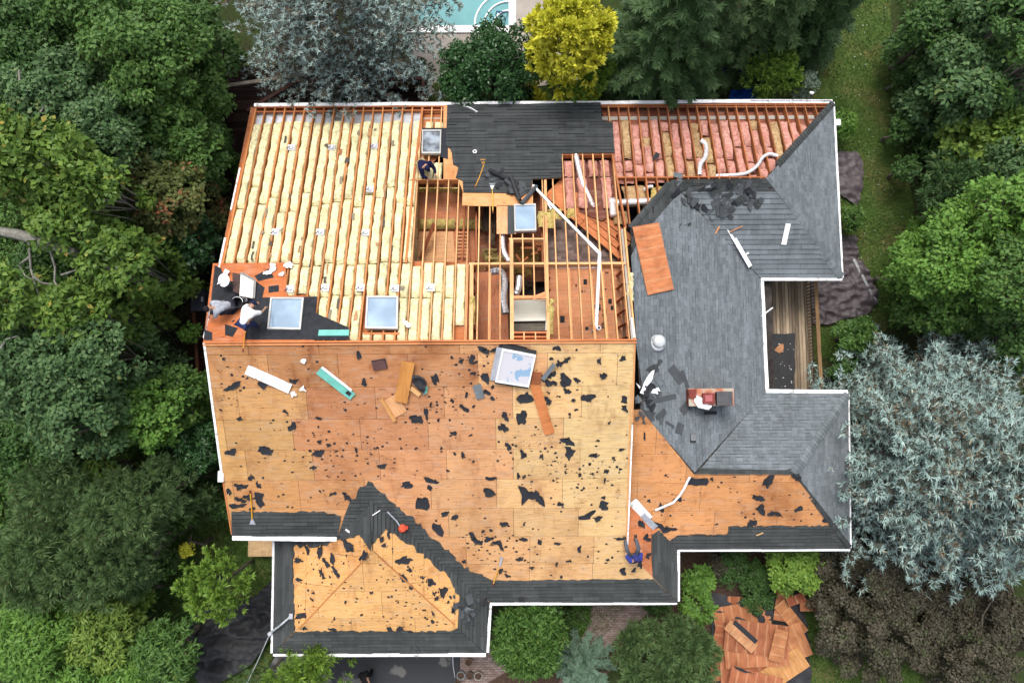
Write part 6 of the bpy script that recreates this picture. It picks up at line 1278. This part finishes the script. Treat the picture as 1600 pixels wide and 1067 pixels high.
def tufty(u, v, rpx, H, mat, label, name='pine_tree', cat='tree', L=.42, W=.035, dens=260, n=None, dome=.55, group=None, up=.45, cr=(.14, .24), seed=None, tr=None):
    """soft needled crown: radial blades on many clumps"""
    zc = .75; p = gp(u, v, H * zc); Rd = rpx * (CAM.z - H * zc) / FPX; r = np.random.default_rng(seed or int(u * 11 + v * 5) % 99991); C, RAD = top_clumps(r, p.x, p.y, Rd * .9, H, n or int(40 + Rd * 16), Rd * cr[0], Rd * cr[1], dome)
    if H > 5.5:
        for i in range(int(len(C) * .9)):
            a = r.uniform(0, 6.283); zz = r.uniform(.12, .8) * H; q = Rd * r.uniform(.7, 1.0) * (1.05 - .5 * zz / H); C.append((p.x + q * math.cos(a), p.y + q * math.sin(a), zz)); RAD.append(Rd * r.uniform(*cr))
    Pt, D, Nn, Ls = [], [], [], []
    for c, rad in zip(C, RAD):
        k = int(dens * rad * rad * 5); d = unit(r.normal(size=(k, 3)) + np.array([0, 0, .5])); d[:, 2] = np.where(d[:, 2] < -.35, -d[:, 2], d[:, 2]); tw = r.integers(0, max(2, k // 14), k); tc = unit(r.normal(size=(k, 3)) + np.array([0, 0, .5]))[tw]
        base = np.array(c) + tc * rad * .7; Pt.append(base + d * rad * .08); D.append(unit(d * .6 + tc * .7 + np.array([0, 0, up * .4]))); Nn.append(unit(r.normal(size=(k, 3)) + np.array([0, 0, 1.2]))); Ls.append(np.minimum(L, rad * .9) * r.uniform(.6, 1.2, k))
    Ls = np.concatenate(Ls); V, Q = blades(np.concatenate(Pt), np.concatenate(D), np.concatenate(Nn), Ls, Ls / L * W * r.uniform(.8, 1.3, len(Ls)), .18, .4); return plant(name, label, cat, u, v, H, V, Q, mat, limbs(r, p.x, p.y, H, C, tr or (.03 + .01 * H), 6), group, zc)

# --- the wood west of the house
WG = 'trees in the wood west of the house'
TREES = [(40, 50, 95, 11, 'dark', 'dark green broadleaf tree in the far northwest corner'), (150, 20, 85, 12, 'maple', 'mid green maple at the top edge of the wood'), (225, 75, 105, 12.5, 'maple', 'broad green maple between the northwest corner and the blue cedar'),
 (300, 40, 55, 9, 'dark', 'dark tree touching the west side of the blue cedar'), (95, 150, 90, 12, 'bluegreen', 'blue green maple south of the dark corner tree'), (165, 215, 75, 12, 'bluegreen', 'blue green maple at the middle of the north wood'), (250, 165, 70, 10, 'maple', 'green maple overhanging the north deck'),
 (285, 225, 65, 9, 'maple', 'light green maple nearest the northwest roof corner'), (255, 300, 75, 9.5, 'red', 'maple with a few reddening leaves beside the west deck'), (290, 375, 52, 7, 'holly', 'glossy dark laurel beside the west deck'), (235, 355, 45, 8, 'maple', 'small green tree between the oak and the laurel'),
 (30, 250, 75, 15, 'oak', 'tall yellow green oak with orange leaves at the west edge'), (105, 265, 75, 14, 'oak', 'yellow green oak crown above the bare branches'), (165, 300, 55, 13, 'oak', 'oak crown with golden leaves east of the tall oak'), (120, 360, 55, 13, 'oak', 'small oak crown over the thick pale limb'), (190, 410, 62, 12, 'oak', 'yellow green oak crown reaching toward the west deck'),
 (25, 470, 60, 13, 'oak', 'oak crown at the west edge below the bare branches'), (130, 490, 60, 12, 'oak', 'yellow green oak south of the bare branches'), (80, 420, 55, 9, 'dark', 'dark tree in the gap below the oak limb'),
 (60, 590, 90, 12, 'bluegreen', 'large blue green oak at the west edge'), (140, 560, 75, 12, 'bluegreen', 'blue green oak in the middle of the wood'), (125, 650, 75, 11.5, 'bluegreen', 'blue green oak above the pines'), (235, 645, 60, 8.5, 'bright', 'fresh green maple near the west eave'), (280, 620, 50, 7, 'maple', 'green tree touching the west deck railing'), (40, 690, 60, 9, 'dark', 'dark tree between the oak and the pines')]
for u, v, r_, H, mt, lb in TREES: leafy(u, v, r_, H * .72, mt, lb, tr=.1, leaf=.22 if mt == 'oak' else .17, wid=.62, dens=125 if mt == 'oak' else 180, group=WG, low=-.1, bark='bark_pale' if mt == 'oak' else 'bark')
leafy(305, 700, 42, 4.5, 'holly', 'dark rhododendron below the west gutter', 'rhododendron', 'shrub', .2, .35, 170, group=WG)
leafy(355, 790, 32, 2.2, 'dark', 'low ivy bush at the foot of the southwest wall', 'ivy_bush', 'shrub', .14, .7, 220)
leafy(303, 522, 17, 3.2, 'bright', 'small light green bush through the west deck railing', 'bush', 'shrub', .18, .5, 200)
leafy(170, 735, 26, 5, 'oak', 'small orange tinged sapling above the pines', 'sapling', 'tree', .18, .6, 160)
for u, v, r_, H, lb in ((90, 770, 70, 9.5, 'soft pine at the west edge of the pine group'), (190, 800, 75, 10, 'tall soft pine in the middle of the pine group'), (265, 760, 55, 8.5, 'soft pine near the west eave'), (60, 870, 85, 10, 'broad soft pine at the west frame edge'), (150, 880, 75, 9.5, 'soft pine west of the golden cypress bush'), (230, 850, 50, 8, 'slim soft pine beside the golden cypress bush')):
    tufty(u, v, r_, H * .68, 'pine', lb, L=.46, W=.05, dens=300, group='soft pines southwest of the house')
leafy(60, 1010, 95, 5, 'bright', 'broad light green laurel in the southwest corner', 'laurel', 'shrub', .24, .32, 150, up=.8)
leafy(150, 990, 60, 4.5, 'lime', 'pale leaved laurel beside the southwest corner laurel', 'laurel', 'shrub', .24, .3, 150, up=.8); leafy(255, 1020, 55, 4, 'maple', 'dark green laurel west of the black tarp', 'laurel', 'shrub', .22, .3, 170, up=.8); leafy(170, 1075, 60, 4, 'bright', 'light green laurel at the bottom edge', 'laurel', 'shrub', .24, .32, 140, up=.8)
leafy(215, 935, 28, 2.5, 'golden_green', 'small yellow green shrub west of the golden cypress', 'shrub', 'shrub', .14, .5, 240); leafy(210, 985, 24, 2, 'holly', 'small dark shrub above the dark green laurel', 'shrub', 'shrub', .14, .5, 240); leafy(297, 857, 12, 2.5, 'gold', 'tiny yellow bush beside the soft pine', 'bush', 'shrub', .1, .6, 500)
tufty(338, 912, 62, 5, 'golden_green', 'yellow green cypress bush beside the black tarp', 'cypress', 'tree', .34, .1, 300, 60, .6, up=.3)
leafy(180, 945, 14, 1.5, 'dark', 'dark shrub in the gap between pine and laurel', 'shrub', 'shrub', .12, .5, 240)
def thick(name, label, area, n, mat, zmax, rad, per, leaf, sd):
    r = np.random.default_rng(sd); q = [tuple(gp(u, v, 0).xy) for u, v in area]; xs = [p[0] for p in q]; ys = [p[1] for p in q]; C = []
    while len(C) < n:
        p = (r.uniform(min(xs), max(xs)), r.uniform(min(ys), max(ys)))
        if inside(p, q): C.append((p[0], p[1], r.uniform(.2, zmax)))
    V, Q = clump_leaves(r, C, list(r.uniform(rad * .7, rad * 1.3, n)), per, leaf, .5, .5); tag(link(name, mesh_np(name, V, Q, G[mat])), label, name, kind='stuff')
thick('undergrowth', 'dense green undergrowth below the western trees', [(-120, -80), (318, -80), (322, 160), (300, 330), (285, 430), (240, 460), (200, 600), (300, 640), (330, 760), (300, 860), (-120, 900)], 420, 'maple', 2.4, .75, 70, .18, 77)
thick('undergrowth', 'dense green undergrowth below the eastern shrubs', [(1425, -60), (1720, -60), (1720, 640), (1450, 600), (1440, 400), (1430, 200)], 150, 'dark', 1.8, .7, 70, .18, 78)
# bare branches of the tall oak
o = thing('dead_oak', 'grey leafless oak branches and thick pale limb in the west wood', 'tree', gp(20, 380, 0)); mb = MB(); z = 12.6
mb.tube([gp(-10, 360, 7.6), gp(30, 367, 8.2), gp(75, 381, 8.4), gp(112, 393, 8.2), gp(150, 410, 7), gp(220, 440, 5)], [.16, .18, .17, .14, .1, .05], 8); mb.build('trunk', M['bark_pale'], o)
for pts in ([(45, 378), (48, 420), (52, 435), (60, 460), (65, 475), (80, 510)], [(48, 400), (35, 410), (30, 415), (40, 432), (52, 437)], [(78, 390), (86, 418), (85, 440), (95, 455), (110, 468), (116, 478)], [(52, 432), (65, 442), (85, 445), (95, 450)], [(64, 472), (50, 478), (35, 482)], [(108, 285), (116, 300), (116, 322), (110, 335), (100, 350)], [(118, 292), (128, 280), (132, 276)], [(116, 325), (130, 330), (136, 320)], [(0, 545), (10, 530), (28, 525), (34, 535)], [(30, 110), (31, 135), (26, 143), (18, 140)], [(60, 180), (70, 165), (78, 172)], [(95, 430), (110, 425), (125, 420)]):
    mb = MB(); k = len(pts); mb.tube([gp(u, v, 8.2 - .1 * i + .1 * math.sin(u)) for i, (u, v) in enumerate(pts)], [.042 * (1 - .75 * i / k) for i in range(k)], 6); mb.build('branch', M['bark_pale'], o)
# brown thicket below the laurel
r = np.random.default_rng(3); C = [tuple(gp(r.uniform(175, 298), r.uniform(445, 600), .5)) for _ in range(70)]
V, Q = clump_leaves(r, C, [.45] * len(C), 60, .16, .3, .2, .4); p = gp(240, 520, 0)
plant('thicket', 'brown dry thicket of bare twigs beside the west deck', 'thicket', 240, 520, .8, V, Q, 'purple', None, crown='foliage')
# --- north side
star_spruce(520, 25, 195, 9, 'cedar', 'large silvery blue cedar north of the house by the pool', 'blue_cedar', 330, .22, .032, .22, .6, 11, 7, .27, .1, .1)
tufty(655, 115, 30, 2.6, 'conifer', 'dark clipped dome bush under the blue cedar', 'dome_bush', 'shrub', .16, .035, 900, 45, .9)
leafy(692, 142, 20, 1.6, 'lime', 'small yellow green bush at the deck railing corner', 'bush', 'shrub', .1, .5, 420); leafy(770, 96, 98, 5, 'holly', 'dark glossy holly against the north gutter', 'holly_tree', 'tree', .16, .5, 260, cr=(.12, .2), jit=.8, up=.3, sq=.68)
tufty(890, 58, 74, 7.5, 'gold', 'bright golden yellow cypress north of the house', 'golden_cypress', 'tree', .3, .12, 330, 70, .7, up=.5, cr=(.16, .26)); tufty(908, 112, 66, 4.4, 'golden_green', 'yellow green cypress below the golden one', 'cypress', 'tree', .3, .1, 300, 70, .7, up=.3)
spruce(1040, 60, 125, 10, 'conifer', 'broad dark green conifer north of the shingle patch', 'conifer', 24, 9, .3, .06, .08, .7, .02, .09, sag=.2, fork=2, seed=21); spruce(1110, 20, 80, 9, 'pine', 'mid green conifer behind the dark one', 'conifer', 18, 8, .3, .06, .08, .7, .0, .1, sag=.25, seed=22)
spruce(1205, 8, 90, 8.5, 'pine', 'drooping green conifer at the top edge', 'conifer', 20, 9, .3, .055, .05, .7, -.1, .1, sag=.3, seed=23); spruce(1285, 8, 75, 8, 'conifer', 'drooping conifer over the north lawn', 'conifer', 20, 9, .3, .055, .05, .7, -.1, .1, sag=.35, seed=24)
tufty(1215, 112, 50, 3.2, 'golden_green', 'yellow green yew by the blue tarps', 'yew', 'shrub', .22, .06, 420, 60, .7); leafy(1264, 128, 20, 2.2, 'silver', 'silvery round bush at the lawn corner', 'bush', 'shrub', .13, .45, 420, jit=.9); leafy(1252, 150, 14, 1.4, 'silver', 'small silvery bush touching the north gutter', 'bush', 'shrub', .13, .45, 400, jit=.9)
# --- east side
EG = 'trees and shrubs east of the lawn'
for u, v, r_, H, mt, lb, lf in ((1455, 35, 58, 5, 'dark', 'dark shrub at the top of the east border', .2), (1510, 15, 55, 6, 'bluegreen', 'blue green shrub at the top of the east border', .2), (1560, 30, 60, 7, 'dark', 'dark tree at the northeast corner', .2), (1505, 112, 82, 5.5, 'bluegreen', 'large round blue green viburnum beside the lawn', .22), (1590, 110, 50, 7, 'maple', 'green shrub at the east frame edge', .2),
        (1512, 212, 62, 4, 'lime', 'yellow green hydrangea beside the lawn', .26), (1580, 200, 45, 5, 'golden_green', 'yellowish shrub at the east frame edge', .2), (1570, 255, 50, 5, 'bluegreen', 'blue green shrub behind the feathery shrub', .18), (1560, 330, 72, 8, 'bright', 'bright green maple at the east edge', .18), (1500, 400, 95, 7, 'bright', 'broad bright green maple by the east lawn', .17), (1570, 430, 75, 8, 'maple', 'green maple behind the blue spruce', .17), (1600, 340, 50, 8, 'bright', 'green maple crown at the far east edge', .18), (1465, 472, 55, 5, 'maple', 'shaded green maple north of the blue spruce', .17), (1590, 530, 60, 6, 'dark', 'dark tree east of the blue spruce', .18)):
    leafy(u + 22, v, r_, H, mt, lb, 'broadleaf_shrub' if H < 7.5 else 'maple_tree', 'tree' if H >= 7.5 else 'shrub', lf, .6, 140, group=EG)
tufty(1500, 290, 75, 4, 'bluegreen', 'feathery blue green shrub with arching sprays by the lawn', 'juniper', 'shrub', .5, .1, 190, 60, .4, EG, .1)
for u, v, r_, H, mt, lb in ((1408, 200, 26, 2, 'dark', 'low dark hedge plant at the lawn edge by the viburnum'), (1418, 260, 24, 2, 'dark', 'low dark hedge plant at the lawn edge by the hydrangea'), (1408, 120, 20, 1.6, 'dark', 'low dark hedge plant at the north lawn edge'), (1320, 192, 24, 1.8, 'bright', 'bright green bush beside the east gutter'), (1333, 340, 22, 1.6, 'maple', 'green shrub between the two brown tarps'), (1340, 525, 38, 2.4, 'maple', 'green shrub at the foot of the blue spruce'), (1318, 575, 26, 2.0, 'dark', 'dark shrub beside the east deck railing'), (1410, 425, 22, 3, 'purple', 'small plum coloured bush in front of the bright maple')):
    leafy(u, v, r_, H, mt, lb, 'bush', 'shrub', .15, .5, 260)
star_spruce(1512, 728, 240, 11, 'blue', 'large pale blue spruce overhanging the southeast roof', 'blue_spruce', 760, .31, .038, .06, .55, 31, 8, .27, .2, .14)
leafy(1394, 962, 128, 3.4, 'purple', 'broad purple brown smokebush below the blue spruce', 'smokebush', 'shrub', .11, .75, 420, 90, dome=.35, cr=(.1, .18)); leafy(1552, 1000, 115, 3.4, 'purple', 'smaller purple brown smokebush at the bottom right corner', 'smokebush', 'shrub', .11, .75, 380, 60, dome=.35, cr=(.12, .2))
# --- south side
leafy(828, 1003, 61, 4.2, 'maple', 'round weeping japanese maple by the inner gutter corner', 'japanese_maple', 'tree', .22, .3, 240, 90, dome=.55, up=.2, radial=.45, cr=(.13, .22)); tufty(1050, 1043, 84, 3.4, 'pine', 'broad soft green juniper beside the plywood heap', 'juniper', 'shrub', .3, .04, 420, 110, .5)
spruce(912, 1052, 46, 3.6, 'fir', 'small blue green fir at the bottom edge', 'fir_tree', 9, 7, .2, .05, .1, .8, .1, .08, seed=41); tufty(475, 1062, 75, 4.5, 'golden_green', 'pale green pine at the bottom edge by the driveway', 'pine_tree', 'tree', .36, .05, 330, 70, .6); tufty(400, 1075, 45, 4, 'pine', 'pale green pine left of the driveway pine', 'pine_tree', 'tree', .34, .05, 330, 50, .6)
for u, v, r_, H, mt, lb, lf in ((1093, 952, 30, 2.0, 'bright', 'rounded bright green bush at the south gutter corner', .14), (1092, 908, 26, 1.6, 'bright', 'glossy strap leaved shrub in the shaded south bed', .22), (1246, 890, 50, 2.6, 'golden_green', 'lime green shrub under the southeast gutter', .18), (1150, 895, 36, 1.3, 'dark', 'dark hedge shrub in the south bed', .12), (1185, 905, 30, 1.3, 'dark', 'dark hedge shrub beside the lime green shrub', .12), (1120, 890, 22, 1.2, 'purple', 'bare brownish shrub in the south bed', .1), (905, 962, 26, .9, 'maple', 'low green bush beside the paver path', .1), (1030, 945, 22, 1.2, 'dark', 'dark fern like plant at the end of the paver path', .16), (1190, 935, 30, 1.1, 'dark', 'low dark shrub north of the plywood heap', .12)):
    leafy(u, v, r_, H, mt, lb, 'bush', 'shrub', lf, .45, 300)
# grass blades and leaf litter nobody could count
def litter(name, n, area, z, L, W, mat, up, label, cat, sd):
    r = np.random.default_rng(sd); q = [tuple(gp(u, v, z).xy) for u, v in area]; xs = [p[0] for p in q]; ys = [p[1] for p in q]; pts = []
    while len(pts) < n:
        p = (r.uniform(min(xs), max(xs)), r.uniform(min(ys), max(ys)))
        if inside(p, q): pts.append((p[0], p[1], z))
    Pt = np.array(pts); D = r.normal(size=(n, 3)); D[:, 2] = abs(D[:, 2]) * up; l = L * r.uniform(.5, 1.3, n); V, Q = blades(Pt, D, r.normal(size=(n, 3)) + np.array([0, 0, 1.0]), l, np.full(n, W), .1); o = link(name, mesh_np(name, V, Q, G[mat])); tag(o, label, cat, kind='stuff')
litter('grass', 42000, [(1225, -30), (1388, -30), (1398, 120), (1412, 240), (1428, 330), (1420, 480), (1340, 560), (1180, 560), (1300, 400), (1300, 150)], .02, .13, .022, 'grass', 1.0, 'mown green grass of the east lawn', 'grass', 1)
litter('grass', 26000, [(1230, 960), (1420, 930), (1500, 1180), (1250, 1180)], .02, .13, .022, 'grass', 1.0, 'green grass beside the plywood heap', 'grass', 2); litter('grass', 32000, [(240, 700), (420, 760), (440, 1000), (330, 1180), (200, 1120)], .02, .16, .03, 'grass', 1.0, 'green grass southwest of the house', 'grass', 3)
litter('grass', 9000, [(870, 930), (990, 930), (930, 1010), (800, 1040)], .02, .14, .03, 'grass', 1.0, 'green ground cover beside the paver path', 'grass', 5)
litter('fallen_leaves', 130, [(1225, -30), (1388, -30), (1428, 330), (1420, 480), (1340, 560), (1310, 400)], .09, .1, .06, 'silver', .2, 'pale fallen leaves on the east lawn', 'leaves', 6)
litter('undergrowth', 30000, [(-60, -60), (330, -60), (330, 300), (300, 700), (330, 1120), (-60, 1120)], .1, .3, .08, 'dark', 1.0, 'dark undergrowth between the western trees', 'undergrowth', 7); litter('undergrowth', 16000, [(1400, -60), (1700, -60), (1700, 700), (1430, 700), (1440, 400), (1415, 200)], .1, .3, .08, 'dark', 1.0, 'dark undergrowth below the eastern shrubs', 'undergrowth', 8)
